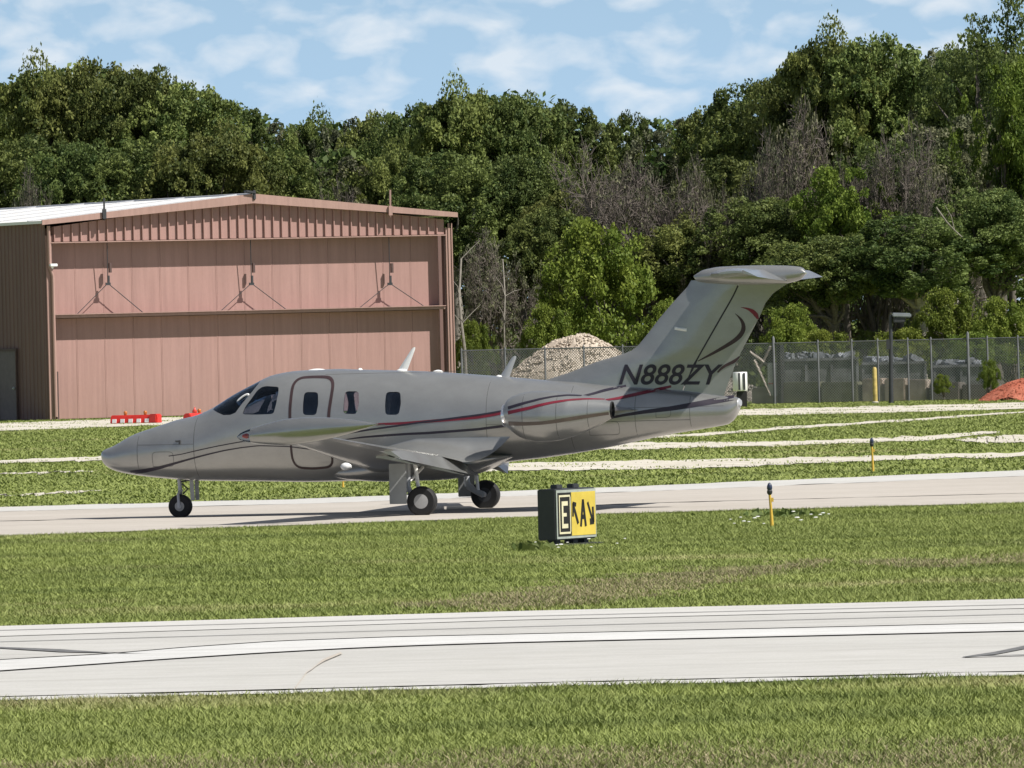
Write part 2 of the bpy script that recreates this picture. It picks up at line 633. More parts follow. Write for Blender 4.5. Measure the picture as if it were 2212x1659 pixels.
TX_FAR = ext([(0, 1097), (645, 1080), (1382, 1052), (2212, 1017)])
TX_NEAR = ext([(0, 1160), (645, 1136.5), (1382, 1110), (2212, 1088)])
TX_J = ext([(0, 1128), (391, 1120), (1000, 1103), (1468, 1087), (2212, 1068)])
TX_B = ext([(0, 1107), (645, 1091), (1382, 1064), (2212, 1030)])
taxiway = sheet('taxiway', (shift(TX_FAR, -0.5), shift(TX_NEAR, 0.5)), 0.004, M['joint'], kind='structure')
sheet('concrete_lane', (TX_FAR, shift(TX_B, -0.15)), 0.016, M['concrete_white'], taxiway, rough_edge=0.35, n=420)
sheet('concrete_lane', (TX_B, shift(TX_J, -0.45)), 0.016, M['concrete_far'], taxiway)
sheet('concrete_lane', (shift(TX_J, 0.45), TX_NEAR), 0.016, M['concrete_far'], taxiway, rough_edge=0.25, n=420)

STRIPS = [
    ([(1380, 893), (1600, 885.5), (1900, 878), (2212, 870.5), (2700, 858)], [(1380, 906), (1600, 898), (1900, 892), (2212, 884), (2700, 871)]),
    ([(1330, 950), (1513, 936.5), (1700, 922.5), (1950, 907), (2212, 889), (2600, 872)], [(1330, 951), (1513, 942), (1700, 928), (1950, 911), (2212, 892), (2600, 874)]),
    ([(900, 968), (1382, 957), (1795, 952), (2000, 942), (2155, 932)], [(900, 976), (1382, 971), (1795, 960), (2000, 953), (2155, 936)]),
    ([(2060, 950), (2130, 944), (2212, 940), (2600, 925)], [(2060, 951), (2130, 958), (2212, 956), (2600, 943)]),
    ([(700, 1020), (1050, 1004), (1382, 995), (1607, 991.5), (1870, 986), (2212, 977), (2650, 966)], [(700, 1025), (1050, 1019), (1382, 1015.5), (1607, 1009), (1870, 996), (2212, 987), (2650, 976)]),
    ([(-500, 927), (0, 915), (150, 909.5), (400, 901), (700, 893), (1000, 886)], [(-500, 945), (0, 931), (150, 926), (400, 917), (700, 908), (1000, 900)]),
    ([(-500, 1001), (0, 994.5), (150, 989), (260, 983), (500, 976)], [(-500, 1010), (0, 1002), (150, 997), (260, 997), (500, 984)]),
    ([(-400, 1030), (0, 1023), (130, 1019.5), (205, 1018)], [(-400, 1033), (0, 1026), (130, 1022), (205, 1019)]),
    ([(-500, 1080), (0, 1070.5), (100, 1066), (215, 1061)], [(-500, 1083), (0, 1074), (100, 1069), (215, 1062)]),
]
for f, nr in STRIPS:
    o = sheet('gravel_strip', (f, nr), 0.012, M['gravel'], rough_edge=1.5, n=220, kind='structure')


# ------------------------------------------------------------------ grass blades
def line_fn(line_px):
    pts = [G(x, y) for x, y in line_px]
    xs = np.array([p.x for p in pts])
    ys = np.array([p.y for p in pts])
    o = np.argsort(xs)
    return lambda x: np.interp(x, xs[o], ys[o])


F_RWN, F_RWF = line_fn(RW_NEAR), line_fn(RW_FAR)
F_TXN, F_TXF = line_fn(TX_NEAR), line_fn(TX_FAR)
STRIP_FN = []
for f, nr in STRIPS:
    pf = [G(*p) for p in f]
    pn = [G(*p) for p in nr]
    STRIP_FN.append((line_fn(f), line_fn(nr), max(pf[0].x, pn[0].x), min(pf[-1].x, pn[-1].x)))


def blades(name, x0, x1, y0, y1, count, h, w, keep, label, mat='blade'):
    x = RNG.uniform(x0, x1, count)
    y = RNG.uniform(y0, y1, count)
    k = keep(x, y)
    x, y = x[k], y[k]
    n = len(x)
    # clumpiness
    cl = np.sin(x * 3.1 + 1.7 * np.sin(y * 1.3)) * np.sin(y * 2.3 + 1.1 * np.sin(x * 0.9))
    hh = h * RNG.uniform(0.45, 1.15, n) * (1 + 0.3 * cl)
    ww = w * RNG.uniform(0.6, 1.4, n)
    a = RNG.uniform(0, 2 * np.pi, n)
    lean = RNG.uniform(0.3, 1.9, n) * hh
    la = RNG.uniform(0, 2 * np.pi, n)
    dx, dy = np.cos(a) * ww / 2, np.sin(a) * ww / 2
    v = np.zeros((n, 3, 3), dtype=np.float32)
    v[:, 0] = np.stack([x - dx, y - dy, np.full(n, -0.002)], 1)
    v[:, 1] = np.stack([x + dx, y + dy, np.full(n, -0.002)], 1)
    v[:, 2] = np.stack([x + np.cos(la) * lean, y + np.sin(la) * lean, hh], 1)
    t = np.repeat(np.clip(RNG.normal(0.45, 0.22, n) + 0.12 * cl, 0, 1), 3)
    o = from_arrays(name, v.reshape(-1, 3), np.arange(n * 3).reshape(-1, 3), M[mat], tint=t)
    tag(o, label, 'grass', kind='stuff')
    return o


def keep_far(x, y):
    k = y > F_TXF(x) + 0.1
    for ff, fn_, xa, xb in STRIP_FN:
        inside = (y < ff(x) + 0.5) & (y > fn_(x) - 0.6) & (x > xa) & (x < xb)
        bare = (np.sin(x * 1.9 + y * .7) + np.sin(x * .63 - y * 1.1 + 1.3) + np.sin(x * 4.7 + y * 2.3)) > -0.9
        k &= ~(inside & (bare | (RNG.uniform(size=len(x)) < .5)))
    return k


def hw(y, m):
    return y * 1106 / FPX + m


blades('lawn_grass', -6.5, 6.5, 43, 66, 380000, 0.05, 0.012, lambda x, y: (y < F_RWN(x) - 0.02 + 0.08 * np.sin(x * 7) * np.sin(x * 2.3)) & (abs(x) < hw(y, 2.5)),
       'mown grass along the bottom of the picture, before the near runway')
blades('lawn_grass', -10, 10, 72, 118, 700000, 0.042, 0.014, lambda x, y: (y < F_TXN(x) - 0.03) & (y > F_RWF(x) + 0.03) & (abs(x) < hw(y, 3)),
       'mown grass between the near runway and the jet taxiway')
blades('lawn_grass', -19, 19, 118, 275, 460000, 0.042, 0.04, lambda x, y: keep_far(x, y) & (abs(x) < hw(y, 4)),
       'grass with pale gravel streaks beyond the jet taxiway')


# worn, dried-out patches in the lawn
M['straw'] = simple('dry_straw', (0.27, 0.232, 0.135), 0.9, var=0.3, scale=4)
DRY = [([(900, 1308), (1060, 1289), (1400, 1246), (1600, 1226), (1790, 1213)], [(850, 1317), (1100, 1320), (1400, 1284), (1600, 1252), (1790, 1222)]),
       ([(1850, 1218), (2000, 1214), (2212, 1204), (2500, 1190)], [(1850, 1222), (2000, 1228), (2212, 1222), (2500, 1210)]),
       ([(-400, 1664), (200, 1652), (900, 1640), (1500, 1622), (2212, 1612), (2500, 1608)], [(-400, 1740), (200, 1740), (900, 1740), (1500, 1740), (2212, 1740), (2500, 1740)])]
for f, nr in DRY:
    ff, fn_ = line_fn(f), line_fn(nr)
    pf = [G(*a) for a in f + nr]
    xa, xb = min(a.x for a in pf), max(a.x for a in pf)
    ya, yb = min(a.y for a in pf), max(a.y for a in pf)

    def kp(x, y, ff=ff, fn_=fn_):
        m = (fn_(x) + ff(x)) / 2
        h = (ff(x) - fn_(x)) / 2
        return (np.abs(y - m) / np.maximum(h, .01) + 0.5 * np.sin(x * 2.3 + y) * np.sin(y * 1.7) + RNG.normal(0, .25, len(x))) < 1.0
    blades('dry_grass', xa, xb, ya - .3, yb + .3, int(min(90000, (xb - xa) * (yb - ya) * 1200)), 0.045, 0.016, kp, 'straw-coloured worn patch in the mown lawn', 'straw')


# ------------------------------------------------------------------ the jet
PSI = R(13.0)
AFT = Vector((math.cos(PSI), -math.sin(PSI), 0))
LEFT = Vector((-math.sin(PSI), -math.cos(PSI), 0))
_nw = G(390.6, 1119)
NOSE_S = 1.11
JET_O = _nw - AFT * NOSE_S
jet = empty('private_jet', JET_O, -PSI)
tag(jet, 'silver twin-engine jet with T-tail and dark stripes standing on the taxiway', 'airplane')


def AC(px, py, lat=0.0):
    """(station, height) of a photo pixel on the jet's vertical plane at a lateral offset (left positive)"""
    d = ray(px, py)
    o = CPOS - (JET_O + LEFT * lat)
    t = -o.dot(LEFT) / d.dot(LEFT)
    p = CPOS + d * t - JET_O
    return p.dot(AFT), p.z


def L3(s, lat, z):
    return (s, -lat, z)


ZM = {1: (200, 820, 3.687), 2: (600, 800, 5.185), 3: (750, 960, 4.022), 4: (1100, 780, 3.16), 5: (1400, 580, 3.687), 6: (1160, 880, 7.373), 7: (480, 860, 10.055)}


def q(z, x, y):
    ox, oy, k = ZM[z]
    return ((ox + x / k) / 1.085, (oy + y / k) / 1.085)


def pchip(xs, ys):
    xs, ys = np.asarray(xs, float), np.asarray(ys, float)
    h = np.diff(xs)
    d = np.diff(ys) / h
    m = np.zeros(len(xs))
    m[1:-1] = np.where(d[:-1] * d[1:] > 0, 2 * d[:-1] * d[1:] / np.where(abs(d[:-1] + d[1:]) < 1e-9, 1, d[:-1] + d[1:]), 0)
    m[0], m[-1] = d[0], d[-1]

    def f(x):
        x = np.clip(x, xs[0], xs[-1])
        i = np.clip(np.searchsorted(xs, x) - 1, 0, len(h) - 1)
        t = (x - xs[i]) / h[i]
        return ((2 * t**3 - 3 * t**2 + 1) * ys[i] + (t**3 - 2 * t**2 + t) * h[i] * m[i] + (-2 * t**3 + 3 * t**2) * ys[i + 1] + (t**3 - t**2) * h[i] * m[i + 1])
    return f


_top = [(218, 981), (223, 974), (246.8, 963.2), (291.8, 938.2), (346.8, 919.4), (384, 907), (421.8, 898.2), (459, 883), (509, 852), (554, 828), (594, 809.5), (647, 800.7), (734, 797), (766, 798), (917, 802), (1069, 812), (1177, 821), (1247, 825.5), (1300, 831), (1477, 844), (1565, 856), (1590, 858), (1598, 862)]
_bot = [(218, 984), (222, 996), (230, 1006), (246.8, 1015.7), (284, 1024.5), (359, 1033.3), (434, 1038.2), (559, 1039.5), (684, 1040.7), (829, 1037), (916, 1032), (1000, 1020), (1080, 1001), (1200.5, 985.8), (1305.5, 968.3), (1451, 937.7), (1539, 923), (1574, 916), (1592, 897), (1598.5, 876)]
_t = [AC(*p) for p in _top]
_b = [AC(*p) for p in _bot]
S_END = min(_t[-1][0], _b[-1][0])
ZT = pchip([p[0] for p in _t], [p[1] for p in _t])
ZB = pchip([p[0] for p in _b], [p[1] for p in _b])
WH = pchip([0, .02, .06, .18, .47, .83, 1.3, 1.9, 2.5, 3.3, 4.5, 5.5, 6.2, 7.0, 8.0, 8.6, 8.85, 9.0], [0.01, .07, .12, .21, .345, .46, .57, .67, .735, .755, .755, .72, .65, .52, .35, .24, .19, .12])
NEXP = 2.25


def fus(s):
    zt, zb = float(ZT(s)), float(ZB(s))
    return (zt + zb) / 2, max((zt - zb) / 2, 0.004), float(WH(s))


def fus_y(s, z, clampv=0.999):
    zc, h, w = fus(s)
    t = min(abs((z - zc) / h), clampv)
    return w * (1 - t**NEXP)**(1 / NEXP)


def fus_ring(s, n, dw=0.0, dt=0.0, db=0.0):
    zc, h, w = fus(s)
    zt, zb = zc + h - dt, zc - h + db
    zc, h, w = (zt + zb) / 2, (zt - zb) / 2, w - dw
    out = []
    for k in range(n):
        a = 2 * math.pi * k / n
        c, sn = math.cos(a), math.sin(a)
        out.append(L3(s, w * math.copysign(abs(c)**(2 / NEXP), c), zc + h * math.copysign(abs(sn)**(2 / NEXP), sn)))
    return out


def fus_mesh():
    st = [0.004, 0.012, 0.025, 0.045, 0.07, 0.1, 0.14] + list(np.arange(0.2, S_END - 0.12, 0.075)) + [S_END - 0.1, S_END - 0.06, S_END - 0.03, S_END - 0.008]
    return MB().rings([fus_ring(float(s), 72) for s in st]).mesh('outer')


def inner_mesh():
    st = list(np.arange(1.5, 5.6, 0.1))
    return MB().rings([fus_ring(float(s), 48, 0.035, 0.04 if s > 2.0 else 0.05, 0.25) for s in st]).mesh('inner')


def boolean(ma, mb_, op):
    oa = link(bpy.data.objects.new('tmp_a', ma))
    ob = link(bpy.data.objects.new('tmp_b', mb_))
    md = oa.modifiers.new('b', 'BOOLEAN')
    md.operation = op
    md.object = ob
    md.solver = 'EXACT'
    md.material_mode = 'TRANSFER'
    dg = bpy.context.evaluated_depsgraph_get()
    me = bpy.data.meshes.new_from_object(oa.evaluated_get(dg), depsgraph=dg)
    bpy.data.objects.remove(oa)
    bpy.data.objects.remove(ob)
    return me


def smooth_obj(name, me, parent, ang=32, mats=None):
    me.name = name
    if mats is not None:
        me.materials.clear()
        for m in mats:
            me.materials.append(m)
    me.shade_smooth()
    me.set_sharp_from_angle(angle=R(ang))
    return link(bpy.data.objects.new(name, me), parent)


def lat_iter(px, py, fn, lat0=0.7):
    lat = lat0
    for _ in range(6):
        s, z = AC(px, py, lat)
        lat = 0.5 * lat + 0.5 * fn(s, z)
    return AC(px, py, lat)


def szf(z, pts):
    return [lat_iter(*q(z, *p), fus_y) for p in pts]


def round_poly(pts, r=0.3, n=4):
    out = []
    N = len(pts)
    for i in range(N):
        p0, p1, p2 = Vector(pts[i - 1]), Vector(pts[i]), Vector(pts[(i + 1) % N])
        a, b = p1 + (p0 - p1) * r, p1 + (p2 - p1) * r
        for k in range(n + 1):
            t = k / n
            out.append(tuple(a * (1 - t)**2 + p1 * 2 * t * (1 - t) + b * t * t))
    return out


outer = fus_mesh()
outer.materials.append(M['silver'])
inn = inner_mesh()
inn.materials.append(M['interior'])
shell = boolean(outer, inn, 'DIFFERENCE')

W_CABIN = [szf(2, [(590, 617), (755, 617), (757, 760), (730, 897), (572, 895), (572, 760)]),
           szf(2, [(1085, 607), (1250, 607), (1252, 760), (1222, 885), (1062, 880), (1068, 740)]),
           szf(2, [(1585, 614), (1755, 614), (1762, 760), (1735, 892), (1575, 894), (1568, 760)])]
W_SIDE = szf(7, [(880, 1115), (960, 930), (1110, 730), (1230, 560), (1330, 480), (1450, 450), (1740, 470), (1735, 620), (1680, 880), (1620, 1110), (1200, 1125)])
_ws = szf(7, [(190, 1005), (300, 1075), (440, 1135), (600, 1130), (720, 1080), (850, 900), (980, 740), (1100, 600), (1250, 410)])
W_SHIELD = _ws + [(_ws[-1][0] + 0.02, _ws[-1][1] + 0.25), (_ws[0][0] - 0.02, _ws[0][1] + 0.3)]


def cutter(poly, l0, l1, mat):
    me = MB().prism(poly, l0, l1, lambda a, b, d: L3(a, d, b)).mesh('cut')
    me.materials.append(mat)
    return me


body = shell
for nm, poly, gl in ([('cabin_window', round_poly(p, 0.28), 'glass') for p in W_CABIN] + [('cockpit_side_window', round_poly(W_SIDE, 0.25), 'glass_dark')]):
    for l0, l1 in ((0.1, 1.2), (-1.2, -0.1)):
        if l0 < 0 and nm == 'cabin_window':
            off_ = -0.50 if abs(sum(a for a, b in poly) / len(poly) - 3.55) < .3 else -0.78
            poly = [(a + off_, b) for a, b in poly]
        pane = boolean(shell.copy(), cutter(poly, l0, l1, M[gl]), 'INTERSECT')
        po = smooth_obj(nm, pane, jet, 30, [M[gl]])
        for pl in po.data.polygons:
            pl.material_index = 0
        body = boolean(body.copy() if body is shell else body, cutter(poly, l0, l1, M['interior']), 'DIFFERENCE')
ws_pane = boolean(shell.copy(), cutter(W_SHIELD, -1.2, 1.2, M['glass_dark']), 'INTERSECT')
po = smooth_obj('windshield', ws_pane, jet, 30, [M['glass_dark']])
for pl in po.data.polygons:
    pl.material_index = 0
body = boolean(body, cutter(W_SHIELD, -1.2, 1.2, M['interior']), 'DIFFERENCE')
D_LOOP = szf(2, [(415, 1000), (412, 850), (425, 700), (450, 530), (490, 465), (560, 438), (720, 430), (890, 433), (938, 470), (938, 545), (912, 700), (888, 850), (880, 1000), (893, 1200), (925, 1400), (935, 1480), (900, 1530), (700, 1548), (520, 1538), (465, 1495), (440, 1420), (424, 1250)])
door_m = boolean(body.copy(), cutter(D_LOOP, 0.15, 1.2, M['silver']), 'INTERSECT')
smooth_obj('cabin_door', door_m, jet, 30)
body = boolean(body, cutter(D_LOOP, 0.15, 1.2, M['silver']), 'DIFFERENCE')
smooth_obj('fuselage', body, jet, 30)


def surf_strip(name, path, width, yfn, mat, parent, off=0.004, closed=False, step=0.03, side=1):
    """a painted strip following a surface; path of (s,z), width number or list"""
    p = [Vector(a) for a in path]
    if closed:
        p.append(p[0])
    wd = list(width) if hasattr(width, '__len__') else [width] * len(p)
    if closed and len(wd) < len(p):
        wd.append(wd[0])
    pts, ws = [], []
    for i in range(len(p) - 1):
        n = max(1, int((p[i + 1] - p[i]).length / step))
        for k in range(n):
            t = k / n
            pts.append(p[i].lerp(p[i + 1], t))
            ws.append(wd[i] * (1 - t) + wd[i + 1] * t)
    pts.append(p[-1])
    ws.append(wd[-1])
    # smooth
    for _ in range(3):
        pts = [pts[0]] + [(pts[i - 1] + pts[i] * 2 + pts[i + 1]) / 4 for i in range(1, len(pts) - 1)] + [pts[-1]]
    vs, fs = [], []
    for i, c in enumerate(pts):
        t = (pts[min(i + 1, len(pts) - 1)] - pts[max(i - 1, 0)])
        t = t.normalized() if t.length > 0 else Vector((1, 0))
        nrm = Vector((-t.y, t.x))
        for k in (-0.5, 0.0, 0.5):
            a = c + nrm * ws[i] * k
            vs.append(L3(a.x, side * (yfn(a.x, a.y) + off), a.y))
    for i in range(len(pts) - 1):
        for k in range(2):
            fs.append((i * 3 + k, i * 3 + k + 1, i * 3 + k + 4, i * 3 + k + 3))
    me = bpy.data.meshes.new(name)
    me.from_pydata(vs, [], fs)
    me.shade_smooth()
    me.materials.append(mat)
    return link(bpy.data.objects.new(name, me), parent)


# door seal and belly-to-nose lines
surf_strip('door_seal', D_LOOP, [.040] * 5 + [.034] * 2 + [.042] * 6 + [.03] * 9, fus_y, M['brownline'], jet, closed=True)
surf_strip('stripe', szf(1, [(390, 1062), (520, 1045), (640, 1020), (760, 985), (900, 945), (1050, 905), (1200, 870), (1350, 845), (1500, 828), (1760, 836), (2100, 880)]),
           [.055, .05, .04, .03, .024, .02, .017, .015, .013, .012, .012], fus_y, M['navy'], jet)
surf_strip('stripe', szf(1, [(720, 918), (820, 905), (900, 885), (1000, 862), (1150, 830), (1340, 795), (1600, 770), (2000, 740)]), [.012, .012, .013, .014, .014, .014, .013, .012], fus_y, M['navy'], jet)
RED = szf(2, [(900, 1030), (1470, 1008), (1800, 995), (2070, 975)]) + szf(4, [(60, 625), (180, 605), (300, 580)])
surf_strip('stripe', RED, [.02, .03, .035, .04, .045, .045, .045], fus_y, M['maroon'], jet)
NAV1 = szf(2, [(1000, 1150), (1130, 1115), (1400, 1070), (1700, 1030), (2000, 985)]) + szf(4, [(80, 606), (180, 590), (300, 565)])
surf_strip('stripe', NAV1, [.015, .02, .026, .026, .024, .022, .022, .022], fus_y, M['navy'], jet, off=0.007)
NAV2 = szf(2, [(1040, 1200), (1300, 1165), (1600, 1142), (1850, 1125), (2070, 1116)]) + szf(4, [(60, 715), (200, 697), (300, 685)])
surf_strip('stripe', NAV2, [.01, .024, .03, .032, .034, .034, .036, .036], fus_y, M['navy'], jet)
NAV3 = szf(4, [(1000, 640), (1130, 612), (1300, 585), (1500, 560), (1700, 525), (1860, 496), (1960, 480)])
surf_strip('stripe', NAV3, [.03, .035, .05, .062, .072, .078, .07], fus_y, M['navy'], jet)

# skin seams and access panels
def ring_seam(s, a=.05, b=.95, w=.007):
    zt_, zb_ = float(ZT(s)), float(ZB(s))
    surf_strip('skin_seam', [(s, zb_ + (zt_ - zb_) * (a + (b - a) * k / 14)) for k in range(15)], w, fus_y, M['seam'], jet, off=.002)


for s_ in (0.62, 1.48, 5.62, 6.75, 7.62, 8.35):
    ring_seam(s_)
for s0_, s1_, z_ in ((0.62, 1.48, 1.02), (5.62, 8.35, 1.20), (6.75, 8.8, 1.38), (3.3, 5.6, 1.93)):
    surf_strip('skin_seam', [(s0_ + (s1_ - s0_) * k / 8, z_) for k in range(9)], .006, fus_y, M['seam'], jet, off=.002)
for s0_, z0_, w_, h_ in ((0.85, .72, .32, .2), (7.0, 1.02, .4, .18), (7.9, 1.24, .2, .12)):
    surf_strip('access_panel', [(s0_, z0_), (s0_ + w_, z0_), (s0_ + w_, z0_ + h_), (s0_, z0_ + h_)], .006, fus_y, M['seam'], jet, off=.002, closed=True)

# ---- fin and rudder
FIN_LE = [AC(*p) for p in [(1160, 826), (1180, 820.5), (1230, 805), (1290, 780.8), (1340, 767), (1362, 759), (1378, 747), (1400, 720), (1425, 687), (1455, 652), (1485, 619.6), (1496, 600)]]
FIN_TE = [AC(*p) for p in [(1562, 862), (1565.3, 849.6), (1590, 782), (1605, 752), (1640.3, 684.6), (1653, 655), (1670, 633), (1700, 613), (1712, 600)]]
FIN_HG = [AC(*p) for p in [(1472, 855), (1480, 832), (1493, 805), (1505, 779.5), (1557.8, 687), (1585, 640), (1598, 612), (1603, 600)]]


def zfun(pts):
    pts = sorted(pts, key=lambda p: p[1])
    zs = [p[1] for p in pts]
    ss = [p[0] for p in pts]
    return lambda z: float(np.interp(z, zs, ss))


LE, TE, HG = zfun(FIN_LE), zfun(FIN_TE), zfun(FIN_HG)
Z_FT = min(FIN_LE[-1][1], FIN_TE[-1][1])
Z_FB = 1.42


def fin_y(s, z):
    a, b = LE(z), TE(z)
    u = min(max((s - a) / max(b - a, 0.01), 0.0), 1.0)
    th = 0.062 - 0.012 * (z - 1.6)
    return th * min(1.0, (u * min(1.0, (b - a) / 1.2) / 0.30)**0.6) * min(1.0, ((1 - u) / 0.55)**0.9 + 0.04)


def fin_loft(name, fa, fb, mat, n=18):
    rings = []
    for z in list(np.linspace(Z_FB, 2.0, 22)) + list(np.linspace(2.03, Z_FT, 26)):
        z = float(z)
        a, b = fa(z), fb(z)
        us = [(1 - math.cos(math.pi * k / n)) / 2 for k in range(n + 1)]
        pts = [L3(a + (b - a) * u, fin_y(a + (b - a) * u, z), z) for u in us] + [L3(a + (b - a) * u, -fin_y(a + (b - a) * u, z), z) for u in us[::-1]]
        rings.append(pts)
    return MB().rings(rings).build(name, mat, jet, smooth=35)


fin_loft('tail_fin', LE, lambda z: HG(z) - 0.006, M['silver'])
fin_loft('rudder', lambda z: HG(z) + 0.006, TE, M['silver'], 12)
surf_strip('rudder_gap', [(HG(z), z) for z in np.linspace(1.66, 3.0, 20)], [.012] * 3 + [.03, .034] + [.02] * 15, fin_y, M['navy'], jet)


def szp(z, pts, fn=fin_y, l0=0.06):
    return [lat_iter(*q(z, *p), fn, l0) for p in pts]


surf_strip('tail_swoosh', szp(5, [(1190, 570), (1235, 610), (1265, 660), (1268, 710), (1235, 765), (1180, 810), (1080, 870), (980, 925), (870, 982)]),
           [.004, .03, .05, .06, .062, .056, .046, .034, .012], fin_y, M['brownline'], jet)
surf_strip('tail_swoosh', szp(5, [(1240, 517), (1300, 527), (1345, 550), (1375, 580), (1388, 618)]), [.004, .03, .055, .06, .03], fin_y, M['maroon'], jet)
surf_strip('tail_swoosh', szp(5, [(1040, 1080), (1080, 1035), (1130, 1008), (1190, 985), (1228, 945)]), [.02, .034, .04, .044, .02], fin_y, M['brownline'], jet, off=0.008)


def tail_y(s, z):
    return max(fus_y(s, z), fin_y(s, z)) if z < float(ZT(s)) else fin_y(s, z)


surf_strip('stripe', [lat_iter(*q(4, *p), tail_y, 0.2) for p in [(820, 468), (900, 455), (1000, 425), (1080, 408), (1160, 392)]], [.01, .03, .038, .036, .03], tail_y, M['navy'], jet, off=0.006)
surf_strip('stripe', [lat_iter(*q(4, *p), tail_y, 0.2) for p in [(1010, 496), (1100, 485), (1200, 462), (1300, 440), (1400, 418), (1495, 396)]], [.02, .036, .044, .046, .046, .03], tail_y, M['maroon'], jet, off=0.006)

# ---- registration letters, laid on the fin skin
fc = bpy.data.curves.new('reg', 'FONT')
fc.body = 'N888ZY'
fc.shear = 0.33
fc.size = 1.0
fc.offset = 0.014
fo = link(bpy.data.objects.new('reg_tmp', fc))
dg = bpy.context.evaluated_depsgraph_get()
rm = bpy.data.meshes.new_from_object(fo.evaluated_get(dg), depsgraph=dg)
bpy.data.objects.remove(fo)
b0 = lat_iter(*q(5, 185, 1187), fin_y, 0.06)
b1 = lat_iter(*q(5, 980, 1190), fin_y, 0.06)
t0 = lat_iter(*q(5, 270, 1007), fin_y, 0.06)
bm = bmesh.new()
bm.from_mesh(rm)
bmesh.ops.triangulate(bm, faces=bm.faces)
bmesh.ops.subdivide_edges(bm, edges=[e for e in bm.edges if e.calc_length() > 0.12], cuts=2)
xs = [v.co.x for v in bm.verts]
ys = [v.co.y for v in bm.verts]
mx0, mx1, my0, my1 = min(xs), max(xs), min(ys), max(ys)
capw = (b1[0] - b0[0]) * 1.14
caph = t0[1] - b0[1]
for v in bm.verts:
    u, w = (v.co.x - mx0) / (mx1 - mx0), (v.co.y - my0) / (my1 - my0)
    s_ = b0[0] + u * capw
    z_ = b0[1] + (b1[1] - b0[1]) * u + w * caph
    v.co = Vector(L3(s_, tail_y(s_, z_) + 0.009, z_))
bm.to_mesh(rm)
bm.free()
rm.materials.clear()
rm.materials.append(M['navy'])
rm.name = 'registration_lettering'
link(bpy.data.objects.new('registration_lettering', rm), jet)['label'] = 'dark slanted registration letters N888ZY on the fin'


# ---- lofted lifting surfaces
def airfoil(u, th):
    return 5 * th * (0.2969 * math.sqrt(max(u, 0)) - 0.126 * u - 0.3516 * u * u + 0.2843 * u**3 - 0.1036 * u**4)


def wing_loft(name, secs, ua, ub, mat, n=14, parent=None, defl=0.0, drop=0.0, aft=0.0, side=1, smooth=35):
    """secs: (lat, sLE, chord, z, thickness)"""
    rings = []
    for (lat, sl, ch, z, th) in secs:
        us = [ua + (ub - ua) * (1 - math.cos(math.pi * k / n)) / 2 for k in range(n + 1)]
        up = [(u, airfoil(u, th) * 1.15 + 0.03 * math.sin(math.pi * u)) for u in us]
        lo = [(u, -airfoil(u, th) * 0.85 + 0.03 * math.sin(math.pi * u)) for u in us[::-1]]
        ring = []
        zh = 0.0
        for (u, h) in up + lo:
            a, b = (u - ua) * ch, h * ch
            a2 = a * math.cos(defl) + (b - zh) * math.sin(defl)
            b2 = -a * math.sin(defl) + (b - zh) * math.cos(defl) + zh
            ring.append(L3(sl + ua * ch + a2 + aft, side * lat, z + b2 - drop))
        rings.append(ring)
    return MB().rings(rings).build(name, mat, parent or jet, smooth=smooth)


def sec_at(secs, lat):
    out = []
    for i in range(5):
        out.append(float(np.interp(lat, [s[0] for s in secs], [s[i] for s in secs])))
    return tuple(out)


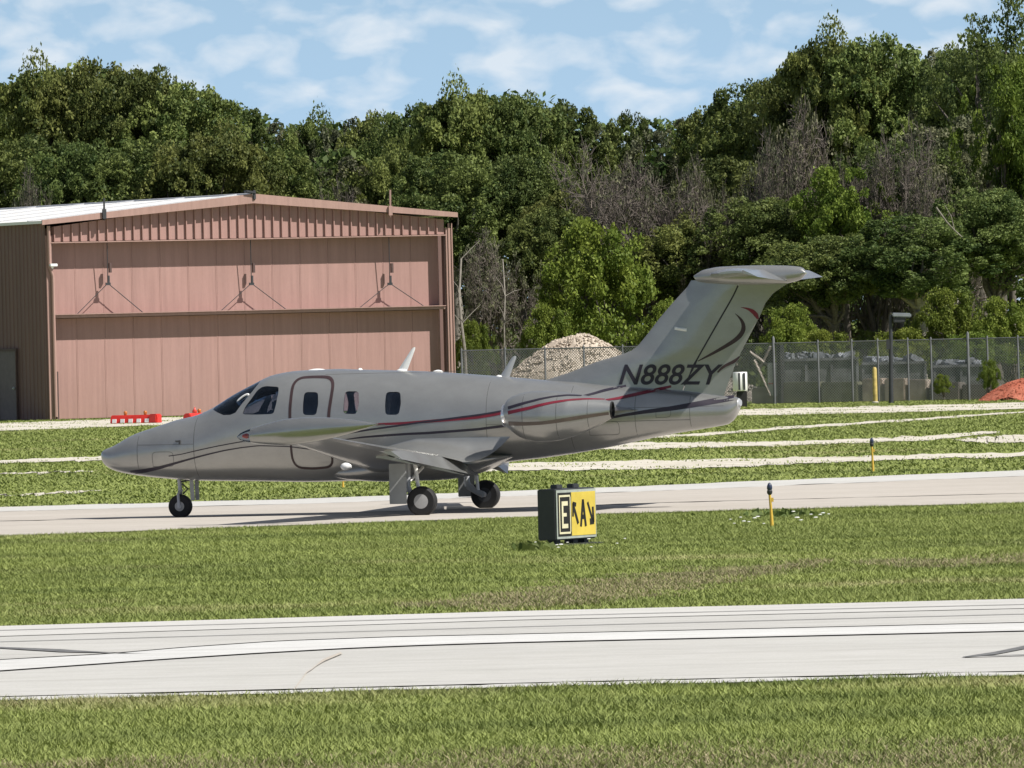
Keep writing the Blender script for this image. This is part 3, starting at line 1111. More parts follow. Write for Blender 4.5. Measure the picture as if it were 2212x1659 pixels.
WS = [(0.45, 3.93, 1.72, 0.60, .15), (0.80, 3.93, 1.62, 0.665, .15), (3.1, 3.93, 1.12, 0.90, .14), (5.42, 3.93, 0.68, 1.135, .12)]
for side in (1, -1):
    mid = [sec_at(WS, y) for y in (0.45, 0.8, 1.4, 2.2, 3.1, 4.2, 5.42)]
    wing_loft('wing', mid, 0.0, 0.74, M['silver'], side=side)
    wing_loft('leading_edge_boot', [(a, b - 0.004, c, d, e * 1.02) for a, b, c, d, e in [sec_at(WS, y) for y in (0.95, 3.1, 5.3)]], 0.0, 0.055, M['grey'], 6, side=side)
    fl = [sec_at(WS, y) for y in (0.82, 1.5, 2.4, 3.2)]
    wing_loft('flap', fl, 0.76, 1.0, M['silver'], 6, side=side, defl=R(22), drop=0.02, aft=0.03)
    al = [sec_at(WS, y) for y in (3.24, 4.2, 5.3)]
    wing_loft('aileron', al, 0.745, 1.0, M['silver'], 6, side=side, defl=R(2))
    for y in (1.25, 2.6):
        sc_ = sec_at(WS, y)
        wing_loft('flap_track_fairing', [(y - 0.05, sc_[1], sc_[2], sc_[3] - 0.05, .05), (y, sc_[1], sc_[2], sc_[3] - 0.05, .09), (y + 0.05, sc_[1], sc_[2], sc_[3] - 0.05, .05)], 0.5, 0.98, M['silver'], 8, side=side, defl=R(10))
    # tip tank
    a0 = AC(512, 944, 5.6)
    a1 = AC(817, 916, 5.6)
    n_, prof = 40, []
    rings = []
    for i in range(n_ + 1):
        u = i / n_
        sx = a0[0] + (a1[0] - a0[0]) * u
        zc = a0[1] + (a1[1] - a0[1]) * u + 0.012 * math.sin(math.pi * u)
        r = 0.168 * (min(1, u / 0.34)**0.5 if u < 0.34 else (1 - ((u - 0.34) / 0.66)**2.1))
        r = max(r, 0.006)
        ring = []
        for k in range(24):
            a = 2 * math.pi * k / 24
            ring.append(L3(sx, side * (5.6 + r * 0.92 * math.cos(a)), zc + r * (1.0 if math.sin(a) > 0 else 1.08) * math.sin(a)))
        rings.append(ring)
    tk = MB().rings(rings[4:]).build('tip_tank', M['tank'], jet, smooth=50)
    MB().rings(rings[:5]).build('lamp_lens', M['glass'], tk, smooth=50)
    MB().lathe([(0.0, .018), (0.05, .035), (0.08, .03)], 'x', L3(a0[0] + 0.075, side * 5.6, a0[1] + 0.01), 10).build('navigation_lamp', M['red_lens'] if side > 0 else simple('green_lens', (.03, .4, .1), .3), tk, smooth=50)
    MB().tube([L3(a1[0] - 0.05, side * 5.6, a1[1]), L3(a1[0] + 0.09, side * 5.6, a1[1] - 0.01)], .006, 6).build('static_wick', M['dark'], tk)

# wing-to-body fairing
rings = []
FA = pchip([3.25, 3.6, 4.1, 4.8, 5.4, 5.75, 5.9], [.30, .55, .72, .79, .78, .66, .50])
FBt = pchip([3.25, 3.6, 4.1, 4.8, 5.4, 5.75, 5.9], [.62, .70, .80, .86, .84, .80, .78])
FBb = pchip([3.25, 3.6, 4.1, 4.8, 5.2, 5.5, 5.9], [.53, .47, .445, .45, .50, .60, .74])
for s in list(np.linspace(3.25, 5.9, 40)):
    s = float(s)
    zt, zb, w = float(FBt(s)), float(FBb(s)), float(FA(s))
    ring = []
    for k in range(40):
        a = 2 * math.pi * k / 40
        c, sn = math.cos(a), math.sin(a)
        e = 2 / 2.6
        ring.append(L3(s, w * math.copysign(abs(c)**e, c), (zt + zb) / 2 + (zt - zb) / 2 * math.copysign(abs(sn)**e, sn)))
    rings.append(ring)
MB().rings(rings).build('belly_fairing', M['silver'], jet, smooth=40)
# flared fillets that carry the fairing out onto the wing
for side in (1, -1):
    vs, fs = [], []
    SS = np.linspace(3.75, 5.93, 40)
    for s in SS:
        s = float(s)
        k = min(1.0, max(0.0, (s - 3.75) / .9))
        ztop = 0.80 + (1.06 - 0.80) * k**.7 - .02
        y0 = max(fus_y(s, ztop), 0.5) - 0.004
        W_ = 0.62 * k
        sc_ = sec_at(WS, 1.3)
        u = min(max((s - sc_[1]) / sc_[2], 0), 1)
        zbot = sc_[3] + (airfoil(u, sc_[4]) * 1.15 + 0.03 * math.sin(math.pi * u)) * sc_[2] - .01
        if s > 5.4:
            zbot = sc_[3] - .01
        pm = 1.0 if s < 5.48 else max(0.03, 1 - (s - 5.48) / .46)
        for j in range(13):
            ph = math.pi / 2 * pm * j / 12
            vs.append(L3(s, side * (y0 + W_ * (1 - math.cos(ph))), ztop - (ztop - zbot) * math.sin(ph)))
    for i in range(len(SS) - 1):
        for j in range(12):
            fs.append((i * 13 + j, i * 13 + j + 1, (i + 1) * 13 + j + 1, (i + 1) * 13 + j))
    n0_ = len(vs)
    MB().add(vs, fs).build('wing_fillet', M['silver'], jet, smooth=60)
_ll = AC(745, 1008, 0.95)
MB().lathe([(-0.06, .012), (-0.04, .04), (0, .055), (0.05, .05), (0.09, .02)], 'x', L3(_ll[0], 0.95, _ll[1]), 14).build('landing_lamp', M['white'], jet, smooth=50)

# ---- tailplane on the fin top
_bt = [AC(*p) for p in [(1498, 596), (1520, 583), (1560, 576), (1620, 573.5), (1690, 573.5), (1732, 577), (1741, 586)]]
_bb = [AC(*p) for p in [(1498, 598), (1506, 608), (1540, 613.5), (1620, 616), (1690, 613), (1728, 605), (1741, 592)]]
BT = pchip([p[0] for p in _bt], [p[1] for p in _bt])
BB = pchip([p[0] for p in _bb], [p[1] for p in _bb])
s0, s1 = max(_bt[0][0], _bb[0][0]), min(_bt[-1][0], _bb[-1][0])
rings = []
for u in list(np.linspace(0.002, 1, 44)):
    s = s0 + (s1 - s0) * float(u)
    zt, zb = float(BT(s)), float(BB(s))
    w = 0.14 * min(1, (u / 0.25)**0.5) * (1 - 0.55 * max(0, (u - 0.4) / 0.6)**2)
    rings.append([L3(s, w * math.cos(2 * math.pi * k / 28), (zt + zb) / 2 + (zt - zb) / 2 * math.sin(2 * math.pi * k / 28)) for k in range(28)])
MB().rings(rings).build('tail_fairing', M['silver'], jet, smooth=45)
zs_ = (float(BT((s0 + s1) / 2)) + float(BB((s0 + s1) / 2))) / 2
HS = [(0.03, 8.62, 1.08, zs_, .12), (1.2, 8.86, .85, zs_ + .01, .11), (2.28, 9.10, .64, zs_ + .02, .10), (2.4, 9.22, .50, zs_ + .02, .06)]
for side in (1, -1):
    wing_loft('tailplane', HS, 0.0, 0.66, M['silver'], 12, side=side)
    wing_loft('elevator', HS[:3], 0.67, 1.0, M['silver'], 6, side=side, defl=R(15))

# ---- tail cone end
MB().rings([fus_ring(S_END - 0.012, 24, -.004, -.004, -.004), fus_ring(S_END - 0.004, 24, .0, 0, 0), [L3(S_END + 0.012, -p[1] * 0.75, 1.405 + (p[2] - 1.405) * 0.8) for p in fus_ring(S_END - 0.004, 24)]]).build('tail_cone_cap', M['grey'], jet, smooth=40)


# ---- engines
NL = 1.12
_nt = [AC(*p, NL) for p in [q(6, 178, 500), q(6, 215, 425), q(6, 300, 365), q(6, 400, 322), q(6, 550, 285), q(6, 700, 270), q(6, 900, 266), q(6, 1150, 283), q(6, 1400, 318), q(6, 1700, 372), q(6, 2020, 450)]]
_nb = [AC(*p, NL) for p in [q(6, 178, 880), q(6, 240, 915), q(6, 310, 975), q(6, 400, 1042), q(6, 560, 1112), q(6, 800, 1145), q(6, 1060, 1130), q(6, 1300, 1070), q(6, 1500, 1000), q(6, 1850, 838), q(6, 2020, 738)]]
NT = pchip([p[0] for p in _nt], [p[1] for p in _nt])
NB = pchip([p[0] for p in _nb], [p[1] for p in _nb])
n0, n1 = max(_nt[0][0], _nb[0][0]), min(_nt[-1][0], _nb[-1][0])


def nac_hw(s):
    u = (s - n0) / (n1 - n0)
    return float(np.interp(u, [0, .08, .2, .38, .6, .85, 1.0], [.185, .24, .29, .325, .29, .18, .115]))


def nac_y(s, z):
    zt, zb = float(NT(s)), float(NB(s))
    t = min(abs((z - (zt + zb) / 2) / max((zt - zb) / 2, .01)), .999)
    return NL + nac_hw(s) * math.sqrt(1 - t * t)


for side in (1, -1):
    rings = []
    sts = [n0 + (n1 - n0) * u for u in np.linspace(0, 1, 36)]
    for s in sts:
        zt, zb, w = float(NT(s)), float(NB(s)), nac_hw(float(s))
        rings.append([L3(float(s), side * (NL + w * math.cos(2 * math.pi * k / 36)), (zt + zb) / 2 + (zt - zb) / 2 * math.sin(2 * math.pi * k / 36)) for k in range(36)])
    nac = MB().rings(rings, caps=False).build('engine_nacelle', M['silver'], jet, smooth=45)
    # rounded bright inlet lip, duct, exhaust pipe
    r0 = rings[0]
    c0 = Vector((0, 0, 0))
    for p in r0:
        c0 += Vector(p)
    c0 /= len(r0)

    def ringx(ref, c, dx, k):
        return [tuple(Vector((c.x + dx, c.y + (p[1] - c.y) * k, c.z + (p[2] - c.z) * k))) for p in ref]
    MB().rings([ringx(r0, c0, 0.03, 1.06), ringx(r0, c0, -0.006, 1.03), ringx(r0, c0, -0.026, 0.95), ringx(r0, c0, -0.012, 0.88), ringx(r0, c0, 0.03, 0.84)], caps=False).build('inlet_lip', M['chrome'], nac, smooth=60)
    MB().rings([ringx(r0, c0, 0.03, 0.84), ringx(r0, c0, 0.25, 0.86), ringx(r0, c0, 0.25, 0.1)], caps=False).build('inlet_duct', M['dark'], nac, smooth=40)
    r1 = rings[-1]
    c1 = Vector((0, 0, 0))
    for p in r1:
        c1 += Vector(p)
    c1 /= len(r1)
    MB().rings([ringx(r1, c1, -0.002, 1.01), ringx(r1, c1, 0.02, 0.99), ringx(r1, c1, 0.02, 0.9), ringx(r1, c1, -0.2, 0.8), ringx(r1, c1, -0.2, 0.1)], caps=False).build('exhaust', M['black'], nac, smooth=40)
    # pylon
    zc = (float(NT(6.6)) + float(NB(6.6))) / 2 + 0.05
    wing_loft('engine_pylon', [(0.35, 5.95, 1.75, zc, .10), (1.0, 6.15, 1.2, zc, .10)], 0, 1, M['silver'], 10, side=side)
    if side == 1:
        def szn(pts):
            return [lat_iter(*q(6, *p), nac_y, 1.35) for p in pts]
        for u_ in (.2, .52, .8):
            s_ = n0 + (n1 - n0) * u_
            za_, zb_ = float(NT(s_)), float(NB(s_))
            surf_strip('cowl_seam', [(s_, zb_ + (za_ - zb_) * (.04 + .92 * k / 14)) for k in range(15)], .007, nac_y, M['seam'], nac, off=.002)
        surf_strip('engine_stripe', szn([(225, 560), (400, 505), (600, 450), (800, 400), (1000, 362), (1250, 336), (1500, 345)]), [.04, .036, .03, .026, .022, .02, .014], nac_y, M['navy'], nac)
        surf_strip('engine_stripe', szn([(225, 645), (400, 605), (600, 560), (800, 505), (1000, 462), (1300, 418), (1600, 400), (1900, 408)]), [.05, .045, .04, .036, .032, .026, .018, .012], nac_y, M['maroon'], nac)
        surf_strip('engine_stripe', szn([(235, 830), (500, 838), (800, 825), (1100, 785), (1400, 735), (1700, 690), (1970, 655)]), [.056, .05, .046, .05, .05, .045, .038], nac_y, simple('shaded_navy_stripe', (.10, .075, .065), .4, coat=.2), nac)  # navy stripe in grey-brown, its look in shade put into the colour

# ---- antennas and small fittings on the skin
def blade_antenna(px0, py0, px1, py1, chord, mat, tipc=0.5, base=None):
    a, b = AC(px0, py0), AC(px1, py1)
    rings = []
    for t in (0.0, 0.25, 0.5, 0.75, 0.92, 1.0):
        s, z = a[0] + (b[0] - a[0]) * t, a[1] - 0.02 + (b[1] - a[1] + 0.02) * t
        c = chord * (1 - (1 - tipc) * t) * (0.6 if t == 1 else 1)
        th = 0.022 * (1 - 0.5 * t)
        rings.append([L3(s - c / 2 + c * u, w * th, z) for u, w in ((0, 0), (.25, .8), (.5, 1), (.8, .5), (1, 0), (.8, -.5), (.5, -1), (.25, -.8))])
    return MB().rings(rings).build('antenna', mat, jet, smooth=50)


blade_antenna(868, 800, 895, 750, .14, M['white'], .32)
blade_antenna(1087, 817, 1112, 769, .15, M['grey'], .4)
for px, py, w_, h_ in ((685, 799, .125, .022), (778, 799, .035, .03), (868, 800, .075, .028), (946, 803, .075, .03), (1078, 814, .05, .03), (1306, 829, .035, .05)):
    a = AC(px, py)
    o = MB().lathe([(-0.01, 1), (0.3, .95), (0.65, .7), (0.9, .35), (1, .05)], 'z', (0, 0, 0), 16).build('antenna_base', M['white'], jet, smooth=60)
    o.scale = (w_, .045, h_)
    o.location = L3(a[0], 0, a[1] - 0.004)
_p = lat_iter(*q(5, 720, 705), fin_y, 0.05)
MB().rings([[L3(_p[0] - 0.085 + u * 0.17, fin_y(*_p) + 0.002 + 0.02 * math.sin(math.pi * min(max(u, 0.01), .99)) * f, _p[1] + (0.5 - u) * 0.03 + g) for u in np.linspace(0, 1, 8)] for f, g in ((0, -.022), (1, -.005), (1, .008), (0, .02))], caps=False).build('beacon', M['white'], jet, smooth=60)
for pz in ((800, 788), (815, 800)):
    _p = szf(1, [pz])[0]
    MB().box(L3(_p[0], fus_y(*_p) + .008, _p[1]), (.075 if pz[0] == 800 else .02, .02, .014 if pz[0] == 800 else .06)).build('static_port', M['dark'], jet)
# white ring behind the windshield, seats
_p = AC(*q(7, 900, 745), 0.5)
rr = []
for k in range(25):
    a = 2 * math.pi * k / 24
    rr.append(L3(_p[0] + 0.075 * math.cos(a) + 0.03 * math.sin(a), 0.50, _p[1] + 0.045 * math.sin(a) + 0.035 * math.cos(a)))
MB().tube(rr, .014, 8, caps=False).build('white_ring', M['white'], jet, smooth=60)
MB().box(L3(3.5, 0, .80), (4.0, .9, .03)).build('cabin_floor', M['interior'], jet)
for s_, y_, mt, dz_ in ((2.42, .32, 'interior', -.2), (2.42, -.32, 'interior', -.2), (4.05, .33, 'seat', 0), (4.05, -.33, 'seat', 0), (4.75, .3, 'interior', 0)):
    MB().box(L3(s_ - .12, y_, 1.12 + dz_), (.45, .42, .14)).box(L3(s_ + .12, y_, 1.38 + dz_), (.12, .42, .56), ry=0.15).box(L3(s_ + .17, y_, 1.72 + dz_), (.08, .22, .14), ry=.15).build('seat', M[mt], jet, bevel=.02, smooth=50)


# ---- landing gear
def wheel(name, s, lat, r, w, hubr, parent, hubmat):
    tire = MB().lathe([(-w / 2, r * .62), (-w / 2, r * .86), (-w * .36, r * .97), (0, r), (w * .36, r * .97), (w / 2, r * .86), (w / 2, r * .62), (w * .3, r * .55), (-w * .3, r * .55)], 'y', L3(s, lat, r - .004), 40).build(name, M['black'], parent, smooth=40)
    MB().lathe([(-w * .52, hubr * .5), (-w * .49, hubr), (w * .49, hubr), (w * .52, hubr * .5)], 'y', L3(s, lat, r - .004), 28).build('wheel_hub', hubmat, tire, smooth=40)
    return tire
    MB().lathe([(-w * .46, hubr * .5), (-w * .44, hubr), (w * .44, hubr), (w * .46, hubr * .5)], 'y', L3(s, lat, r - .004), 28).build('wheel_hub', hubmat, tire, smooth=40)
    return tire


wheel('nose_wheel', NOSE_S, 0.0, .166, .11, .08, jet, M['hub'])
g = MB()
g.tube([L3(NOSE_S - .01, 0, .56), L3(NOSE_S + .0, 0, .40), L3(NOSE_S + .005, 0, .36)], [.03, .028, .036], 12)
for sd in (1, -1):
    g.tube([L3(NOSE_S + .005, sd * .02, .37), L3(NOSE_S - .01, sd * .075, .33), L3(NOSE_S, sd * .075, .155)], [.018, .02, .022], 10)
g.tube([L3(NOSE_S, .085, .162), L3(NOSE_S, -.085, .162)], .03, 12)
MB_n = g.build('nose_strut', M['grey'], jet, smooth=45)
MB().tube([L3(NOSE_S + .03, 0, .47), L3(NOSE_S + .11, 0, .40), L3(NOSE_S + .04, 0, .33)], .012, 6).tube([L3(NOSE_S + .02, 0, .5), L3(NOSE_S + .5, 0, .58)], .014, 6).build('drag_link', M['dark'], MB_n)
for sd in (1, -1):
    MB().box(L3(NOSE_S + .205, sd * .13, .385), (.055, .008, .29), ry=-.04).build('nose_gear_door', M['door_grey'], jet)
for sd, hub in ((1, 'grey'), (-1, 'dark')):
    wc = AC(912, 1081, 1.87)
    sm = wc[0]
    lt = 1.87
    wheel('main_wheel', sm, sd * lt, .205, .15, .118, jet, M['hub'] if sd > 0 else M['dark'])
    st = MB()
    il = lt - .14
    st.tube([L3(sm - .22, sd * il, .72), L3(sm - .23, sd * il, .40), L3(sm - .21, sd * il, .33)], [.045, .04, .05], 12)
    st.tube([L3(sm - .21, sd * il, .33), L3(sm - .1, sd * il, .25), L3(sm, sd * il, .205)], [.05, .04, .045], 12)
    st.tube([L3(sm, sd * (il - .03), .205), L3(sm, sd * lt, .205)], .035, 12)
    st.build('main_strut', M['grey'], jet, smooth=45)
    MB().tube([L3(sm - .07, sd * il, .26), L3(sm - .12, sd * il, .70)], [.024, .03], 10).tube([L3(sm - .23, sd * (il - .02), .45), L3(sm - .1, sd * (il - .5), .68)], .02, 8).build('shock_absorber', M['white'], jet, smooth=45)
    da = AC(840, 1008, 2.0)
    db = AC(879, 1088, 2.0)
    MB().box(L3((da[0] + db[0]) / 2, sd * 2.0, (da[1] + db[1]) / 2 + .02), (db[0] - da[0], .022, da[1] - db[1] + .04)).build('main_gear_door', M['door_grey'], jet, bevel=.006)
    MB().tube([L3((da[0] + db[0]) / 2, sd * 1.93, .5), L3(sm - .23, sd * il, .42)], .012, 6).build('door_rod', M['grey'], jet)


# ------------------------------------------------------------------ hangar
HG_ANG = R(25)
H0 = G(108, 908)
HX = Vector((math.cos(HG_ANG), math.sin(HG_ANG), 0))
HN = Vector((math.sin(HG_ANG), -math.cos(HG_ANG), 0))       # out of the front
hangar = empty('hangar', H0, HG_ANG)
tag(hangar, 'pinkish tan metal hangar with a closed bifold door and white roof', 'building')


def HF(px, py, out=0.0):
    d = ray(px, py)
    o = CPOS - (H0 + HN * out)
    t = -o.dot(HN) / d.dot(HN)
    p = CPOS + d * t - H0
    return p.dot(HX), p.z


def m_siding(name, col, var=0.10, streak=(7, 7, 0.35), rough=0.65):
    m, nd, lk, p = mat_new(name)
    oc = objcoord(nd)
    a = noise(nd, lk, 1.0, 5, 0.65, oc, streak, 0.3, 0.7)
    b = noise(nd, lk, 0.5, 4, 0.6, oc, None, 0.3, 0.7)
    c_ = noise(nd, lk, 28.0, 3, 0.7, oc, (1, 1, .25), 0.25, 0.75)
    lo = tuple(x * (1 - var) for x in col)
    hi = tuple(x * (1 + var) for x in col)
    c = mix_rgb(nd, lk, a, lo, hi)
    c = mix_rgb(nd, lk, b, mix_rgb(nd, lk, 1.0, c, (0.95, 0.93, 0.92), 'MULTIPLY'), c)
    c = mix_rgb(nd, lk, c_, mix_rgb(nd, lk, 1.0, c, (0.93, 0.92, 0.92), 'MULTIPLY'), c)
    lk.new(c, p.inputs['Base Color'])
    p.inputs['Roughness'].default_value = rough
    p.inputs['Specular IOR Level'].default_value = 0.3
    return m


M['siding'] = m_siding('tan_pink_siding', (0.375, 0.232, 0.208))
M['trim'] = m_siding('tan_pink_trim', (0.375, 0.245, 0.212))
M['siding_side'] = m_siding('shaded_siding', (0.19, 0.12, 0.108))  # darker copy of the front siding; the side wall's shade is in its colour
M['roof'] = m_siding('white_roof', (0.80, 0.80, 0.79), 0.04, (.5, .5, .5), 0.5)
M['frame_dark'] = simple('dark_brown_flashing', (0.09, 0.055, 0.05), 0.7)

HW = HF(984, 880)[0]                       # width of the front
HE = HF(95, 484)[1]                        # eave height
xr, HRZ = HF(541, 418)
HRX = HW / 2
EAVE_R = HF(984, 462)[1]
HE = (HE + EAVE_R) / 2
HL = 26.0
DTOP = HF(540, 514)[1]                     # underside of the header
DX0, DX1 = HF(116, 700)[0], HF(964, 700)[0]
RECESS = 0.47


def hroof(x):
    return HE + (HRZ - HE) * (1 - abs(x - HRX) / HRX)


def H3(x, out, z):
    return (x, -out, z)


# core walls
core = MB()
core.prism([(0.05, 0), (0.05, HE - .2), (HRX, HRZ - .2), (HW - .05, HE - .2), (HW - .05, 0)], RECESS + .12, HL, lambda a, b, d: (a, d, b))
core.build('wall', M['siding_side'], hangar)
# ribbed gable panels over the door
gable = MB().box(H3((DX0 + DX1) / 2, -.10, DTOP + .10), (DX1 - DX0, .16, .2)).build('gable_wall', M['siding'], hangar)
npan = 45
pw = (HW - 0.5) / npan
for i in range(npan):
    x0 = 0.25 + i * pw
    x1 = x0 + pw
    z0 = DTOP + 0.0
    rb = .075
    pts = [(x0 + .004, 0), (x0 + .012, rb), (x0 + .045, rb), (x0 + .06, 0), (x1 - .004, 0)]
    m = MB()
    vs = [H3(a, o, z0) for a, o in pts] + [H3(a, o, hroof(a) - .16) for a, o in pts]
    m.add(vs, [(k, k + 1, 6 + k, 5 + k) for k in range(4)])
    m.add([H3(x0 + .004, -.12, z0), H3(x1 - .004, -.12, z0), H3(x1 - .004, -.12, hroof(x1) - .16), H3(x0 + .004, -.12, hroof(x0) - .16)], [(0, 1, 2, 3)])
    m.add([H3(x0 + .004, 0, z0), H3(x1 - .004, 0, z0), H3(x1 - .004, -.12, z0), H3(x0 + .004, -.12, z0)], [(0, 1, 2, 3)])
    m.build('wall_panel', M['siding'], gable)
# header flashing, jambs, corner trims
MB().box(H3((DX0 + DX1) / 2, .012, DTOP - .03), (DX1 - DX0 + .1, .10, .035)).build('header_flashing', M['trim'], hangar)
for x0, x1 in ((-.02, DX0 - .03), (DX1 + .03, HW + .02)):
    MB().box(H3((x0 + x1) / 2, -.13, DTOP / 2 + .1), (x1 - x0, .36, DTOP + .2)).build('door_jamb', M['trim'], hangar, bevel=.01)
for x in (DX0 - .015, DX1 + .015):
    MB().box(H3(x, -.10, DTOP / 2), (.045, .20, DTOP)).build('jamb_seal', M['frame_dark'], hangar)
MB().box(H3(HW - .12, .07, HE / 2 - .1), (.05, .03, HE - .3)).box(H3(HW - .02, .07, HE / 2 - .1), (.03, .03, HE - .3)).build('corner_trim', M['trim'], hangar)
# downspout with an offset at the left corner, small wall lamp
MB().tube([H3(.06, .12, HE - .1), H3(.06, .12, 4.75), H3(.16, .12, 4.45), H3(.16, .12, .1)], .055, 8).build('downspout', M['trim'], hangar, smooth=45)
zx, zz = HF(110, 573)
MB().box(H3(zx, .16, zz), (.24, .22, .09)).box(H3(zx - .02, .10, zz - .07), (.10, .12, .08)).build('wall_lamp', M['white'], hangar, bevel=.015)
MB().box(H3(DX0 + .05, .02, .75), (.07, .1, 1.5)).build('door_latch_post', M['frame_dark'], hangar)

# bifold door: two leaves, each of vertical sheets, and the folding beam
BZ = HF(540, 678)[1]
for nm, z0, z1 in (('door_leaf', .03, BZ - .01), ('door_leaf', BZ + .10, DTOP - .05)):
    leaf = MB().box(H3((DX0 + DX1) / 2, -RECESS - .04, (z0 + z1) / 2), (DX1 - DX0, .05, z1 - z0)).build(nm, M['frame_dark'], hangar)
    nsh = 14
    sw = (DX1 - DX0 - .02) / nsh
    for i in range(nsh):
        x0 = DX0 + .01 + i * sw
        m = MB()
        pts = []
        nr = 1
        for k in range(nr):
            a0 = x0 + .003 + k * (sw - .006) / nr
            w = (sw - .006) / nr
            pts += [(a0, 0), (a0 + w * .955, 0.0), (a0 + w * .965, .008), (a0 + w * .985, .008)]
        pts.append((x0 + sw - .003, 0))
        vs = [H3(a, -RECESS + .002 + o, z0) for a, o in pts] + [H3(a, -RECESS + .002 + o, z1) for a, o in pts]
        n = len(pts)
        m.add(vs, [(k, k + 1, n + k + 1, n + k) for k in range(n - 1)])
        m.build('door_sheet', M['siding'], leaf)
MB().box(H3((DX0 + DX1) / 2, -.33, BZ + .05), (DX1 - DX0 - .02, .64, .09)).build('folding_beam', M['trim'], hangar, bevel=.01)
MB().box(H3((DX0 + DX1) / 2, -.20, BZ + .115), (DX1 - DX0 - .02, .50, .025)).build('beam_flashing', M['trim'], hangar)
# lifting cables
for cx in (232, 542, 841):
    kx, kz = HF(cx, 612, -.18)
    tx, tz = HF(cx - 2, 520, -.1)
    m = MB()
    m.tube([H3(tx, -.06, tz + .1), H3(kx, -.14, kz)], .014, 6)
    m.tube([H3(kx, -.14, kz), H3(kx - 1.05, -.14, BZ + .12)], .012, 6)
    m.tube([H3(kx, -.14, kz), H3(kx + 1.15, -.14, BZ + .12)], .014, 6)
    m.build('lifting_cable', M['dark'], hangar)
    MB().box(H3(kx + .02, -.13, kz + .12), (.06, .06, .24)).box(H3(kx, -.13, kz - .02), (.16, .05, .08)).build('pulley_block', M['dark'], hangar)
    MB().box(H3(kx + .11, -.2, kz + .48), (.07, .1, .3)).build('cable_bracket', M['frame_dark'], hangar)
# roof: two white slopes with standing seams, fascia boards
OV = 0.28
for sd in (0, 1):
    xa, xb = (-.22, HRX) if sd == 0 else (HRX, HW + .10)
    za, zb = (HE - .03, HRZ - .12) if sd == 0 else (HRZ - .12, HE - .03)
    fa, fb = (.15, .30) if sd == 0 else (.30, .15)
    rf = MB().add([H3(xa, OV, za), H3(xb, OV, zb), H3(xb, -HL, zb), H3(xa, -HL, za), H3(xa, OV, za + .09), H3(xb, OV, zb + .09), H3(xb, -HL, zb + .09), H3(xa, -HL, za + .09)],
                  [(0, 1, 2, 3), (4, 7, 6, 5), (0, 4, 5, 1), (2, 6, 7, 3), (0, 3, 7, 4), (1, 5, 6, 2)]).build('roof', M['roof'], hangar)
    for k in range(6):
        y = OV - 1.2 - k * 4.2
        MB().tube([H3(xa, y, za + .10), H3(xb, y, zb + .10)], .025, 4).build('roof_seam', M['grey'], rf)
    MB().add([H3(xa, OV + .03, za + .11 - fa), H3(xb, OV + .03, zb + .11 - fb), H3(xb, OV + .03, zb + .11), H3(xa, OV + .03, za + .11),
              H3(xa, OV - .03, za + .11 - fa), H3(xb, OV - .03, zb + .11 - fb), H3(xb, OV - .03, zb + .11), H3(xa, OV - .03, za + .11)],
             [(0, 1, 2, 3), (4, 7, 6, 5), (0, 4, 5, 1), (3, 2, 6, 7), (0, 3, 7, 4), (1, 5, 6, 2)]).build('fascia', M['trim'], hangar)
MB().tube([H3(HRX, OV + .06, HRZ - .03), H3(HRX, -HL, HRZ - .03)], .05, 8).build('ridge_cap', M['grey'], hangar, smooth=50)
MB().box(H3(HRX + .02, OV + .05, HRZ - .05), (.10, .06, .30)).box(H3(HRX - .12, OV + .02, HRZ + .04), (.34, .2, .08), ry=.15).build('ridge_end_cap', M['dark'], hangar, bevel=.02)
for cx, cy0, cy1 in ((225, 462, 428), (843, 455, 410)):
    kx, kz = HF(cx, cy0, .35)
    k2 = HF(cx, cy1, .35)
    MB().tube([H3(kx, .34, kz - .2), H3(k2[0], .34, k2[1])], .03, 6).box(H3(kx, .36, kz), (.12, .06, .3)).build('roof_mast', M['dark'] if cx < 300 else M['trim'], hangar)
# side wall on the shaded left: ribbed sheets and a walk-in door
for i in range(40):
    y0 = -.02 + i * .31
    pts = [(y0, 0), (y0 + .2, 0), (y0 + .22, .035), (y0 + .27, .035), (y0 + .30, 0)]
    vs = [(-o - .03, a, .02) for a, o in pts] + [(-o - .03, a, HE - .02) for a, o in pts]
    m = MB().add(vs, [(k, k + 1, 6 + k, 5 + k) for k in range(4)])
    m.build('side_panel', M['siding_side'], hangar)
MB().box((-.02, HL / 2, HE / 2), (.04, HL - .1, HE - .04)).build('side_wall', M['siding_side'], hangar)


def HS_(px, py):
    """photo pixel on the left side wall -> (depth along it, z)"""
    d = ray(px, py)
    o = CPOS - H0
    t = -o.dot(HX) / d.dot(HX)
    p = CPOS + d * t - H0
    return -p.dot(HN), p.z


y0, z1 = HS_(41, 758)
y1, _z = HS_(3, 758)
sdoor = MB().box((-.085, (y0 + y1) / 2, z1 / 2), (.05, abs(y1 - y0), z1)).build('side_door', simple('brown_door', (.13, .10, .10), .6), hangar)
MB().box((-.12, (y0 + y1) / 2, z1 + .04), (.06, abs(y1 - y0) + .2, .08)).box((-.12, y0 - .05, z1 / 2), (.06, .07, z1)).box((-.12, y1 + .05, z1 / 2), (.06, .1, z1)).build('door_frame', M['frame_dark'], sdoor)
MB().lathe([(-.05, .02), (0, .05), (.03, .03)], 'x', (-.16, y0 + .12, 1.0), 10).build('door_handle', M['grey'], sdoor)


